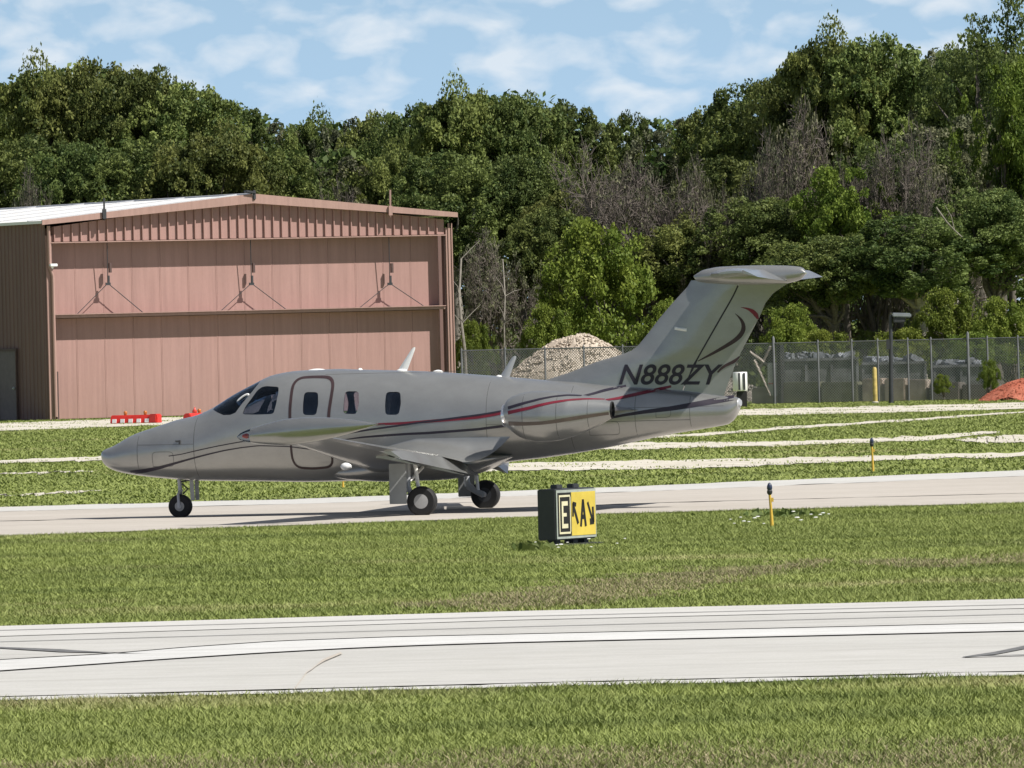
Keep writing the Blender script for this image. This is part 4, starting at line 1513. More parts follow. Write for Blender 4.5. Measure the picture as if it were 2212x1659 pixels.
# ------------------------------------------------------------------ taxiway sign
sg0 = G(1202, 1181)
SG_ANG = R(60)
sign = empty('taxiway_sign', sg0, SG_ANG)
tag(sign, 'yellow and black airfield sign with arrows and A, on the grass before the jet', 'sign')
SW, SD, SH, SB = 0.93, 0.24, 0.585, 0.07
MB().box((SW / 2, SD / 2, SB + SH / 2), (SW, SD, SH)).build('sign_box', simple('black_sign_case', (.04, .042, .048), .55), sign, bevel=.012)
M['sign_yellow'] = simple('sign_yellow', (.60, .455, .075), .5, var=.1, scale=3)
M['sign_black'] = simple('sign_black', (.014, .012, .012), .5)
M['sign_cream'] = simple('sign_cream', (.62, .58, .40), .5)
fy = -.004
MB().box((SW / 2, fy, SB + SH / 2), (SW - .02, .008, SH - .03)).build('sign_frame', simple('sign_frame_grey', (.33, .36, .33), .5), sign)
px0 = .035
pE = .30
MB().box((px0 + pE / 2, fy - .006, SB + SH / 2), (pE, .006, SH - .09)).build('location_panel', M['sign_black'], sign)
MB().box(((px0 + pE + SW - .03) / 2 + .005, fy - .006, SB + SH / 2), (SW - .03 - px0 - pE - .01, .006, SH - .09)).build('direction_panel', M['sign_yellow'], sign)


def flat(name, polys, mat, y, parent):
    m = MB()
    for pl in polys:
        n = len(pl)
        m.prism(pl, y, y - .003, lambda a, b, d: (a, d, b))
    return m.build(name, mat, parent)


def zz_(v):            # fraction of the panel height (0 bottom, 1 top)
    return SB + .045 + v * (SH - .09)


bx0, bx1 = px0 + .05, px0 + pE - .035


def rect(x0, x1, v0, v1):
    return [(x0, zz_(v0)), (x1, zz_(v0)), (x1, zz_(v1)), (x0, zz_(v1))]


flat('panel_border', [rect(bx0 - .03, bx1 + .01, .90, .945), rect(bx0 - .03, bx1 + .01, .05, .095), rect(bx0 - .03, bx0 - .012, .095, .90), rect(bx1 + .001, bx1 + .02, .095, .90)], M['sign_cream'], fy - .010, sign)
ex0, ex1 = bx0 + .03, bx1 - .045
flat('letter', [rect(ex0, ex0 + .035, .18, .80), rect(ex0 + .035, ex1, .70, .80), rect(ex0 + .035, ex1 - .03, .45, .53), rect(ex0 + .035, ex1, .18, .28)], M['sign_cream'], fy - .010, sign)
yx0, yx1 = px0 + pE + .01, SW - .03
yw = yx1 - yx0


def Y_(u, v):
    return (yx0 + u * yw, zz_(v))


def bar(u0, v0, u1, v1, w):
    a, b = Vector(Y_(u0, v0)), Vector(Y_(u1, v1))
    t = (b - a).normalized()
    n = Vector((-t.y, t.x)) * w / 2
    return [tuple(a + n), tuple(b + n), tuple(b - n), tuple(a - n)]


flat('arrow', [bar(.06, .73, .26, .27, .042), bar(.05, .44, .06, .75, .034), bar(.045, .74, .19, .71, .045)], M['sign_black'], fy - .010, sign)
flat('letter', [bar(.37, .20, .475, .82, .04), bar(.575, .20, .475, .82, .042), bar(.42, .42, .53, .42, .05)], M['sign_black'], fy - .010, sign)
flat('arrow', [bar(.67, .75, .86, .33, .036), bar(.88, .64, .90, .28, .04), bar(.75, .30, .92, .31, .07)], M['sign_black'], fy - .010, sign)
for x in (.30, .68):
    MB().box((x - .06, SD / 2, SB + SH + .022), (.14, .09, .05)).build('top_bracket', M['dark'], sign, bevel=.008)
for x in (.15, .55, .80):
    MB().box((x, SD / 2, SB / 2 - .02), (.10, .12, SB + .06)).build('leg', M['dark'], sign)
MB().box((SW / 2 - .02, SD / 2 - .02, .01), (SW + .08, SD + .12, .03)).build('base_pad', M['dark'], sign)


# ------------------------------------------------------------------ taxiway edge lights
M['stake_yellow'] = simple('stake_yellow', (.62, .40, .06), .5)
M['blue_lens'] = simple('blue_lens', (.03, .04, .08), .25)


def edge_light(px, py, h, lean, label):
    o = empty('taxiway_edge_light', G(px, py))
    tag(o, label, 'taxiway light', 'blue edge lights on yellow stakes')
    MB().tube([(0, 0, -.02), (lean * .5, 0, h * .45), (lean, 0, h * .80)], [.024, .018, .016], 10).build('stake', M['stake_yellow'], o, smooth=40)
    MB().lathe([(0, .016), (.02, .033), (.05, .033), (.06, .024)], 'z', (lean, 0, h * .78), 14).build('collar', M['dark'], o, smooth=40)
    MB().lathe([(0, .026), (.02, .034), (.05, .031), (.08, .018), (.09, .005)], 'z', (lean, 0, h * .78 + .06), 14).build('lamp_globe', M['blue_lens'], o, smooth=50)
    MB().box((lean + .03, 0, h * .66), (.03, .03, .05)).build('clip', M['stake_yellow'], o)
    return o


edge_light(1668, 1138, .50, -.02, 'yellow edge light stake among white flowers on the near grass')
edge_light(1886, 1018, .52, -.01, 'yellow edge light stake on the grass beyond the taxiway')
edge_light(741, 1053, .18, 0, 'short yellow stake light seen under the jet belly')


# ------------------------------------------------------------------ white flowers and leafy weeds in the grass
def flowers(name, pts, label, size=.035, leaf=None):
    m = MB()
    for (px, py, s) in pts:
        c = G(px, py)
        a = random.uniform(0, 6.28)
        h = random.uniform(.02, .09)
        m.lathe([(h, .3 * s), (h + .3 * s, s), (h + .55 * s, .6 * s)], 'z', (c.x, c.y, 0), 7)
    o = m.build(name, M['white'], None)
    tag(o, label, 'flowers', kind='stuff')
    return o


fp = [(1578, 1128, .02), (1586, 1136, .02), (1600, 1126, .02), (1607, 1137, .028), (1618, 1137, .022), (1630, 1125, .03), (1637, 1131, .03), (1650, 1138, .02), (1714, 1121, .028), (1722, 1128, .036), (1730, 1129, .03), (1752, 1119, .024), (1762, 1124, .03), (1772, 1126, .024), (1778, 1120, .03), (1790, 1119, .02), (1642, 1112, .018), (1690, 1112, .016)]
flowers('white_flowers', fp, 'white flowers in the grass round the near edge light stake')
fp = [(1130, 1188, .022), (1158, 1184, .022), (1203, 1186, .02), (1212, 1191, .028), (1226, 1184, .018), (1272, 1181, .024), (1277, 1190, .018), (1333, 1180, .018), (1350, 1178, .018), (1206, 1194, .02)]
flowers('white_flowers', fp, 'white flowers at the foot of the yellow sign')


def weeds(name, cx, cy, wpx, n, h, label):
    v, f, t = [], [], []
    for i in range(n):
        c = G(cx + random.gauss(0, wpx), cy + random.uniform(-3, 3))
        a = random.uniform(0, 6.28)
        hh = h * random.uniform(.4, 1.1)
        w = random.uniform(.02, .05)
        b = len(v)
        dx, dy = math.cos(a) * w, math.sin(a) * w
        v += [(c.x - dx, c.y - dy, 0), (c.x + dx, c.y + dy, 0), (c.x + dx * 2 + dy, c.y + dy * 2, hh * .6), (c.x + dy, c.y - dx, hh)]
        f.append((b, b + 1, b + 2, b + 3))
        t += [random.random() * .5] * 4
    o = from_arrays(name, v, f, M['leaf_mid'], tint=t)
    tag(o, label, 'weeds', kind='stuff')


# ------------------------------------------------------------------ red barricades before the hangar
M['barricade_red'] = simple('barricade_red', (.55, .028, .02), .45, var=.12)
M['amber'] = simple('amber_lens', (.40, .12, .02), .3)


def barricade(px0, py0, px1, py1, label):
    a, b = G(px0, py0), G(px1, py1)
    ln = (b - a).length
    o = empty('barricade', (a + b) / 2, math.atan2(b.y - a.y, b.x - a.x))
    tag(o, label, 'barricade', 'red barricades by the hangar')
    prof = [(-.16, 0), (.16, 0), (.13, .17), (.08, .25), (-.08, .25), (-.13, .17)]
    MB().prism(prof, -ln / 2, ln / 2, lambda y, z, d: (d, y, z)).build('body', M['barricade_red'], o, bevel=.02, smooth=40)
    n = 5
    for k in range(n):
        x = -ln / 2 + (k + .55) * ln * .86 / n
        MB().box((x, -.150, .085), (.13, .03, .11), rx=-.15).build('reflector', M['white'], o)
    MB().box((ln / 2 - .14, 0, .145), (.26, .34, .25)).build('end_block', M['barricade_red'], o, bevel=.03)
    for x in (-ln * .22, ln * .2):
        MB().lathe([(.23, .03), (.26, .04), (.30, .055), (.35, .05), (.37, .02)], 'z', (x, 0, 0), 12).build('lamp', M['amber'], o, smooth=50)
    return o


barricade(243, 916, 345, 914, 'long red barricade with white blocks lying before the hangar door')
barricade(404, 911.5, 500, 907.5, 'red barricade mostly hidden behind the jet nose')
fl = empty('flag_marker', G(421, 910))
tag(fl, 'small red lamp on a thin stick above the jet nose', 'marker lamp')
MB().tube([(0, 0, 0), (0, 0, .22)], .016, 6).build('stick', M['dark'], fl)
MB().lathe([(.18, .02), (.24, .07), (.30, .075), (.36, .03), (.40, .02), (.42, .008)], 'z', (0, 0, 0), 10).build('red_lamp', M['red_lens'], fl, smooth=50)

# ------------------------------------------------------------------ chain-link fence
M['galv'] = simple('galvanised_steel', (.13, .135, .14), .65, metal=.2)
M['wire'] = simple('fence_wire', (.30, .30, .305), .7, metal=.2)
FX0, FX1 = AT(992, 885, 270), AT(2420, 858, 262)
FDIR = Vector((FX1.x - FX0.x, FX1.y - FX0.y, 0))
FLEN = FDIR.length
FDIR.normalize()
fence = empty('chain_link_fence', (FX0.x, FX0.y, 0), math.atan2(FDIR.y, FDIR.x))
tag(fence, 'grey chain-link fence with steel posts along the yard beyond the grass', 'fence')
FH = 1.84


def fence_x(px):
    d = ray(px, 800)
    n = Vector((-FDIR.y, FDIR.x, 0))
    o = CPOS - Vector((FX0.x, FX0.y, 0))
    t = -(o.x * n.x + o.y * n.y) / (d.x * n.x + d.y * n.y)
    p = CPOS + d * t
    return (p.x - FX0.x) * FDIR.x + (p.y - FX0.y) * FDIR.y


posts = [fence_x(p) for p in (998, 1092, 1178, 1262, 1346, 1450, 1560, 1672, 1768, 1841, 1897, 1962, 2012, 2092, 2134, 2200, 2300, 2400)]
for i, x in enumerate(posts):
    big = i in (7, 13)
    MB().lathe([(0, .045 if big else .032), (FH + (.16 if big else .04), .045 if big else .032), (FH + (.22 if big else .08), .012)], 'z', (x, 0, 0), 10).build('post', M['galv'], fence, smooth=40)
for a, b in zip(posts[:-1], posts[1:]):
    MB().tube([(a, 0, FH), (b, 0, FH)], .022, 6).build('top_rail', M['galv'], fence)
    m = MB()
    w = b - a
    n = int((w + FH) / .085)
    for k in range(n + 1):
        for sgn in (1, -1):
            u = k * .085
            # diagonal from bottom (x=u - FH..u) clipped to the panel
            x0, z0, x1, z1 = u - FH, 0, u, FH
            if x0 < 0:
                z0, x0 = -x0, 0
            if x1 > w:
                z1, x1 = FH - (x1 - w), w
            if z1 - z0 < .03:
                continue
            if sgn < 0:
                x0, x1 = w - x0, w - x1
            p0, p1 = Vector((a + x0, .004 * sgn, z0 + .03)), Vector((a + x1, .004 * sgn, z1))
            r = .0075
            nx = Vector((1, 0, -sgn)).normalized() * r
            m.add([p0 - nx, p0 + nx, p1 + nx, p1 - nx, p0 + Vector((0, r, 0)), p1 + Vector((0, r, 0))], [(0, 1, 2, 3), (1, 4, 5, 2), (4, 0, 3, 5)])
    o = m.build('chain_link_mesh', M['wire'], fence)
    o['kind'] = 'stuff'


# ------------------------------------------------------------------ yard behind the fence
def mound(name, px, py_base, depth, rx, ry, h, mat, stone, nst, label, cat, seed=1, peak=0.0):
    c = AT(px, py_base, depth)
    o = empty(name, (c.x, c.y, 0))
    tag(o, label, cat)
    rr = np.random.default_rng(seed)
    nr, na = 14, 40
    vs, fs = [], []

    def hz(x, y):
        d = math.sqrt((x / rx)**2 + (y / ry)**2)
        return h * max(0, 1 - d**1.7) + .06 * h * math.sin(3 * x + 1.3 * seed) * math.sin(2.6 * y) * max(0, 1 - d)
    for i in range(nr + 1):
        for k in range(na):
            a = 2 * math.pi * k / na
            q_ = (i / nr) * (1 + .08 * math.sin(3 * a + seed) + .05 * math.sin(7 * a))
            x, y = rx * q_ * math.cos(a) + peak * (1 - i / nr), ry * q_ * math.sin(a)
            vs.append((x, y, hz(rx * q_ * math.cos(a), y) + rr.normal() * .02 * h - .02))
    for i in range(nr):
        for k in range(na):
            fs.append((i * na + k, i * na + (k + 1) % na, (i + 1) * na + (k + 1) % na, (i + 1) * na + k))
    MB().add(vs, fs).build('heap', mat, o, smooth=30)
    m = MB()
    oct_f = [(0, 2, 4), (2, 1, 4), (1, 3, 4), (3, 0, 4), (2, 0, 5), (1, 2, 5), (3, 1, 5), (0, 3, 5)]
    for _ in range(nst):
        a, d = rr.uniform(0, 2 * math.pi), math.sqrt(rr.uniform(0, 1)) * .98
        x, y = rx * d * math.cos(a), ry * d * math.sin(a)
        z = hz(x, y)
        x += peak * (1 - d)
        s = stone * rr.uniform(.4, 1.3)
        v = [Vector((x, y, z)) + Vector(p) * s * rr.uniform(.6, 1.3) for p in ((1, 0, 0), (-1, 0, 0), (0, 1, 0), (0, -1, 0), (0, 0, .8), (0, 0, -.8))]
        m.add(v, oct_f)
    st = m.build('loose_stones', mat, o)
    st['kind'] = 'stuff'
    return o


mound('gravel_pile', 1240, 880, 283, 3.0, 2.4, 2.22, M['gravel_pink'], .052, 4200, 'tall heap of pinkish tan gravel behind the fence and tail', 'gravel pile', 3, .25)
mound('mulch_pile', 2220, 848, 258.5, 1.5, 1.2, .66, M['mulch'], .022, 1500, 'low salmon red heap at the right edge before the fence', 'mulch pile', 5)


def container(x0, x1, top, dep, label):
    k = FPX / dep
    a, b = AT(x0, 860, dep), AT(x1, 860, dep)
    o = empty('waste_container', ((a.x + b.x) / 2, dep, 0), .02)
    tag(o, label, 'container', 'dark containers behind the block wall')
    w, h = b.x - a.x, CAMH - (top - horizon((x0 + x1) / 2)) / k
    cm = simple('charcoal_steel', (.10, .102, .11), .75, var=.55, scale=3)
    MB().prism([(-.8, .1), (-.9, h), (.9, h), (.8, .1)], -w / 2, w / 2, lambda y, z, d: (d, y, z)).build('box_body', cm, o, bevel=.02)
    n = max(2, int(w / .7))
    for i in range(n + 1):
        MB().box((-w / 2 + w * i / n, -.88, h / 2), (.08, .10, h - .1)).build('rib', cm, o)
    MB().box((0, -.92, h + .03), (w + .08, .12, .08)).build('rim', cm, o)
    m = MB()
    for i in range(60):
        x, y = random.uniform(-w / 2 + .2, w / 2 - .2), random.uniform(-.6, .5)
        m.box((x, y, h + random.uniform(.0, .16)), (random.uniform(.1, .5), random.uniform(.08, .3), random.uniform(.05, .2)), random.uniform(0, 3), random.uniform(-.4, .4))
    m.build('scrap_load', simple('mixed_scrap', (.16, .17, .19), .7, var=.6, scale=3), o)['kind'] = 'stuff'


container(1684, 1850, 778, 270, 'dark charcoal container of scrap behind the olive blocks')
container(1862, 1996, 786, 271, 'dark charcoal container behind the yellow bollard and floodlight pole')
container(2016, 2130, 792, 272, 'dark charcoal container right of the floodlight pole')
mound('soil_pile', 1480, 860, 276, 3.2, 1.2, 1.0, simple('grey_soil', (.16, .14, .12), .9, var=.4, scale=9), .06, 500, 'low grey heap behind the fence next to the gravel pile', 'soil pile', 9)

# block wall of the storage bays
blk = empty('block_wall', (FX0.x, FX0.y, 0), math.atan2(FDIR.y, FDIR.x))
tag(blk, 'low wall of stained concrete blocks just behind the fence', 'wall')
blocks = [(1610, 1668, 838, (.27, .23, .19)), (1676, 1758, 826, (.14, .14, .09)), (1760, 1842, 826, (.15, .15, .10)), (1848, 1893, 818, (.36, .295, .245)), (1897, 1944, 818, (.35, .285, .235)), (1948, 1990, 820, (.34, .285, .235)), (1994, 2062, 826, (.16, .14, .125)), (2064, 2140, 830, (.15, .13, .12))]
for i, (x0, x1, top, col) in enumerate(blocks):
    a, b = fence_x(x0) + .02, fence_x(x1) - .02
    zt = CAMH - (top - horizon((x0 + x1) / 2)) / (FPX / 265.0)
    MB().box(((a + b) / 2, .75 + .03 * (i % 2), zt / 2), (b - a, .6, zt)).build('block', simple('stained_block', col, .9, var=.28, scale=2.2), blk, bevel=.03)
ld = empty('banded_drum', AT(1600, 880, 258.5) * 1.0)  # white drum with dark bands on its stand
ld.location.z = 0
tag(ld, 'white drum with dark bands on a black stand just past the jet tail', 'drum')
MB().lathe([(.48, .20), (.50, .215), (1.02, .215), (1.04, .20)], 'z', (0, 0, 0), 20).build('drum_body', M['white'], ld, smooth=40)
for x in (-.03, .12):
    MB().box((x, -.205, .76), (.055, .04, .50)).build('dark_band', M['dark'], ld)
MB().box((.04, 0, .24), (.30, .3, .48)).build('stand', M['black'], ld, bevel=.02)
bs = empty('leaning_boards', (FX0.x, FX0.y, 0), math.atan2(FDIR.y, FDIR.x))
tag(bs, 'grey boards leaning crosswise behind the fence near the tail', 'boards')
for i, (xa, za, xb, zb) in enumerate(((1622, 1.35, 1656, .25), (1612, 1.6, 1648, 1.2), (1655, 1.75, 1628, 1.0))):
    a, b = fence_x(xa), fence_x(xb)
    MB().tube([(a, .32 + .05 * i, za), (b, .32 + .05 * i, zb)], .045, 4).build('board', simple('weathered_wood', (.36, .31, .27), .85, var=.2), bs)
pa, pb = fence_x(1650), fence_x(1670)
cb = empty('utility_cabinet', (FX0.x, FX0.y, 0), math.atan2(FDIR.y, FDIR.x))
tag(cb, 'pale cabinet with a black edge behind the tall fence post', 'cabinet')
MB().box(((pa + pb) / 2, .45, .75), (pb - pa, .3, 1.0)).build('cabinet_body', simple('cabinet_grey', (.50, .50, .50), .6), cb, bevel=.02)
MB().box((pb + .08, .45, .9), (.12, .34, 1.8)).build('black_edge', M['black'], cb)
MB().box(((pa + pb) / 2, .30, .62), (pb - pa - .04, .02, .02)).build('seam', M['red_lens'], cb)

lp = empty('light_pole', AT(1925, 869, 259.5))
lp.location.z = 0
tag(lp, 'short dark pole with a boxy floodlight facing right', 'light pole')
MB().tube([(0, 0, 0), (.02, 0, 1.2), (.05, 0, 2.62)], [.075, .065, .055], 10).build('pole', M['dark'], lp, smooth=40)
MB().box((.37, 0, 2.60), (.56, .34, .13), ry=.05).build('lamp_head', simple('lamp_housing', (.22, .24, .26), .55), lp, bevel=.03)
MB().box((.30, 0, 2.46), (.36, .26, .18)).build('lamp_reflector', M['dark'], lp, bevel=.03)
MB().box((-.05, 0, 1.75), (.10, .12, .3)).build('junction_box', M['dark'], lp)
yb = empty('bollard', AT(1891, 872, 260.5))
yb.location.z = 0
tag(yb, 'yellow painted pipe bollard standing left of the dark light pole', 'bollard')
MB().lathe([(0, .07), (1.02, .065), (1.06, .05), (1.08, .02)], 'z', (0, 0, 0), 14).build('pipe', simple('bollard_yellow', (.46, .35, .11), .6, var=.3), yb, smooth=40)
MB().lathe([(0, .10), (.05, .10), (.06, .07)], 'z', (0, 0, 0), 14).build('footing', M['gravel'], yb, smooth=40)


# ------------------------------------------------------------------ trees
M['leaf_dark'] = m_leaf('leaf_dark', (.046, .074, .022), (.195, .236, .072))
M['leaf_mid'] = m_leaf('leaf_mid', (.062, .092, .026), (.238, .272, .080))
M['leaf_bright'] = m_leaf('leaf_bright', (.085, .125, .020), (.215, .260, .048))
M['leaf_grey'] = m_leaf('leaf_grey', (.085, .096, .055), (.22, .222, .128))
M['bark'] = simple('grey_brown_bark', (.105, .09, .075), .9, var=.35, scale=8)
M['bark_pale'] = simple('pale_bark', (.22, .20, .17), .9, var=.25, scale=8)
M['twig'] = simple('grey_twigs', (.145, .122, .105), .9, var=.3, scale=3)


def leaf_quads(centers, radii, per, size, rr, flat=1.0):
    """small folded leaf-cluster faces spread through clumps"""
    cs, tn = [], []
    for c, r, n in zip(centers, radii, per):
        d = rr.normal(size=(n, 3))
        d /= np.linalg.norm(d, axis=1)[:, None]
        rad = r * rr.uniform(0.25, 1.0, n)**0.45
        rad = rad * np.where(rr.uniform(size=n) < .15, rr.uniform(1.0, 1.3, n), 1.0)
        p = d * rad[:, None] * rr.uniform(.55, 1.45, 3)
        p[:, 2] *= 0.8 * flat
        p[:, 2] -= .12 * (p[:, 0]**2 + p[:, 1]**2) / max(r, .1)
        cs.append(p + c)
        tn.append(np.clip(np.full(n, rr.uniform(0.0, 0.85)) + rr.normal(0, .2, n), 0, 1))
    P = np.concatenate(cs)
    T = np.concatenate(tn)
    n = len(P)
    nv = rr.normal(size=(n, 3)) * .8
    nv[:, 2] += .55
    nv /= np.linalg.norm(nv, axis=1)[:, None]
    ref = rr.normal(size=(n, 3))
    u = np.cross(nv, ref)
    u /= np.linalg.norm(u, axis=1)[:, None]
    w = np.cross(nv, u)
    s = size * rr.uniform(.55, 1.35, n)[:, None]
    v = np.stack([P - u * s, P - w * s * .62 + nv * s * .12, P + u * s, P + w * s * .62 + nv * s * .12], 1)
    return v.reshape(-1, 3), np.arange(n * 4).reshape(-1, 4), np.repeat(T, 4)


def limb_path(a, b, rr, wob, n=4):
    pts = []
    for i in range(n + 1):
        t = i / n
        p = a + (b - a) * t
        if 0 < i < n:
            p = p + rr.normal(size=3) * wob
        pts.append(tuple(p))
    return pts


def make_tree(name, seed, h, rx, mat, bark, crown_lo=.36, nclump=120, per=470, size=.078, lean=0.0, dense=1.0):
    """unit tree at the origin; trunk, limbs reaching into clumps, leafy crown"""
    rr = np.random.default_rng(seed)
    root = empty(name, (0, 0, 0))
    cen, rad, cnt = [], [], []
    zc = h * (crown_lo + (1 - crown_lo) * .48)
    rz = h * (1 - crown_lo) * .5
    lobes = [(rr.uniform(-.45, .45) * rx, rr.uniform(-.45, .45) * rx, rr.uniform(-.1, .62) * rz, rr.uniform(.5, .78)) for _ in range(7)]
    while len(cen) < nclump:
        lb = lobes[rr.integers(len(lobes))]
        d = rr.normal(size=3)
        d /= np.linalg.norm(d)
        k = rr.uniform(.35, 1.0)**.5
        p = np.array([lb[0] + d[0] * rx * lb[3] * k, lb[1] + d[1] * rx * lb[3] * k, lb[2] + d[2] * rz * lb[3] * k])
        if (p[0] / rx)**2 + (p[1] / rx)**2 + (p[2] / rz)**2 > 1.12 or p[2] < -rz:
            continue
        r = rr.uniform(.28, .80) * (rx / 3.6)**.5
        cen.append(p + np.array([lean * p[2] / rz, 0, zc]))
        rad.append(r)
        cnt.append(int(per * dense * (r / .62)**1.6))
    # sprigs that break the outline
    for _ in range(int(nclump * .5)):
        d = rr.normal(size=3)
        d[2] = abs(d[2]) * .9 + .1
        d /= np.linalg.norm(d)
        cen.append(np.array([d[0] * rx * 1.02, d[1] * rx * 1.02, zc + d[2] * rz * 1.0]))
        rad.append(rr.uniform(.18, .38))
        cnt.append(int(80 * dense))
    v, f, t = leaf_quads(cen, rad, cnt, size, rr)
    from_arrays('crown', v, f, mat, root, t)
    m = MB()
    tw = h * .022 + .05
    base = np.array([0, 0, -.1])
    fork = np.array([lean * .2, 0, h * (crown_lo + .08)])
    m.tube(limb_path(base, fork, rr, .06), [tw * 1.25, tw, tw * .9, tw * .8, tw * .75], 8)
    for i in rr.choice(nclump, size=min(16, nclump), replace=False):
        m.tube(limb_path(fork + np.array([0, 0, rr.uniform(-.1, .25) * h * .3]), cen[i], rr, .22), [tw * .5, tw * .4, tw * .28, tw * .16, .012], 5)
    m.build('trunk', bark, root, smooth=50)
    root['proto_h'] = h
    root['proto_r'] = rx
    return root


def make_bare(name, seed, h, rx, mat, leaf=None, levels=5, nleaf=0):
    rr = np.random.default_rng(seed)
    root = empty(name, (0, 0, 0))
    tr, br = MB(), MB()
    tips = []

    def grow(p, d, ln, r, lv):
        n = 3
        pts = [p]
        dd = d.copy()
        for i in range(n):
            dd = dd + rr.normal(size=3) * .16 + np.array([0, 0, .05])
            dd /= np.linalg.norm(dd)
            pts.append(pts[-1] + dd * ln / n)
        rad = [r * (1 - .4 * i / n) for i in range(n + 1)]
        (tr if lv >= levels - 1 else br).tube([tuple(x) for x in pts], rad, 6 if lv >= levels - 1 else 3, caps=False)
        if lv == 0:
            tips.append(pts[-1])
            return
        k = rr.integers(4, 6) if lv > 1 else rr.integers(4, 7)
        for j in range(k):
            t = rr.uniform(.35, 1.0)
            q_ = pts[0] + (pts[-1] - pts[0]) * t
            side = rr.normal(size=3)
            side -= dd * side.dot(dd)
            side /= np.linalg.norm(side)
            nd = dd * rr.uniform(.3, .7) + side * rr.uniform(.7, 1.1)
            nd[0] *= 1.15 * rx / (h * .38)
            nd[2] += .3
            nd /= np.linalg.norm(nd)
            grow(q_, nd, ln * rr.uniform(.52, .74), max(r * .5, .012), lv - 1)
    for s in range(3):
        d = np.array([(s - 1) * .5 + rr.normal() * .15, rr.normal() * .30, 1.0])
        grow(np.array([rr.normal() * .15, rr.normal() * .15, -.1]), d / np.linalg.norm(d), h * .40, h * .016 + .02, levels)
    tr.build('trunk', mat, root, smooth=50)
    br.build('bare_twigs', mat, root)
    if nleaf:
        tp = np.array(tips)
        sel = rr.choice(len(tp), size=min(len(tp), nleaf), replace=False)
        v, f, t = leaf_quads(tp[sel], [.28] * len(sel), [22] * len(sel), .07, rr)
        from_arrays('crown', v, f, leaf, root, t)
    zmax = max(p[2] for p in tips)
    root['proto_h'] = float(zmax)
    root['proto_r'] = float(np.percentile([abs(p[0]) for p in tips], 96))
    return root


PROTO = {
    'a': make_tree('broadleaf_tree', 21, 11.0, 3.9, M['leaf_dark'], M['bark'], nclump=125),
    'b': make_tree('broadleaf_tree', 22, 11.0, 3.5, M['leaf_mid'], M['bark'], nclump=115),
    'c': make_tree('broadleaf_tree', 23, 11.5, 3.2, M['leaf_dark'], M['bark_pale'], nclump=110, crown_lo=.38),
    'd': make_tree('broadleaf_tree', 24, 10.0, 4.2, M['leaf_mid'], M['bark'], nclump=125),
    'e': make_tree('leafy_shrub', 25, 4.2, 2.4, M['leaf_bright'], M['bark'], crown_lo=.04, nclump=58, per=600, size=.062),
    'f': make_tree('broadleaf_tree', 26, 11.0, 3.4, M['leaf_grey'], M['bark_pale'], nclump=62, per=380, size=.078),
    'y': make_tree('broadleaf_tree', 27, 9.0, 3.3, M['leaf_bright'], M['bark'], nclump=66, per=560, size=.078),
    's': make_tree('sparse_tree', 28, 13.0, 3.6, M['leaf_dark'], M['bark'], nclump=46, per=190, size=.08, crown_lo=.35),
    'g': make_bare('bare_tree', 31, 10.0, 4.2, M['twig'], M['leaf_grey'], 5, 260),
    'h': make_bare('bare_tree', 32, 9.5, 3.4, M['twig'], M['leaf_grey'], 5, 700),
}
USED = set()


def plant(kind, px, top, depth, wpx, label, group='trees of the wood line', name=None, cat='tree'):
    """a tree of the given crown-top pixel and half width, standing at a real depth"""
    src = PROTO[kind]
    o = src if kind not in USED else copy_tree(src)
    USED.add(kind)
    k = FPX / depth
    hgt = CAMH + (horizon(px) - top - (22 if top < 300 and px > 900 else 10)) / k
    x = (px - CX) / k
    p = AT(px, horizon(px), depth)
    o.location = (p.x, depth, 0)
    sw = (wpx / k) / src['proto_r'] * (1.6 if kind in 'abcdf' else 1.2 if kind in 'y' else 1.0)
    sh = hgt / src['proto_h']
    o.scale = (sw, (sw + sh) / 2 if kind not in 'e' else sw, sh)
    o.rotation_euler = (0, 0, random.choice((0, math.pi)) + random.uniform(-.5, .5))
    tag(o, label, cat, group)
    return o


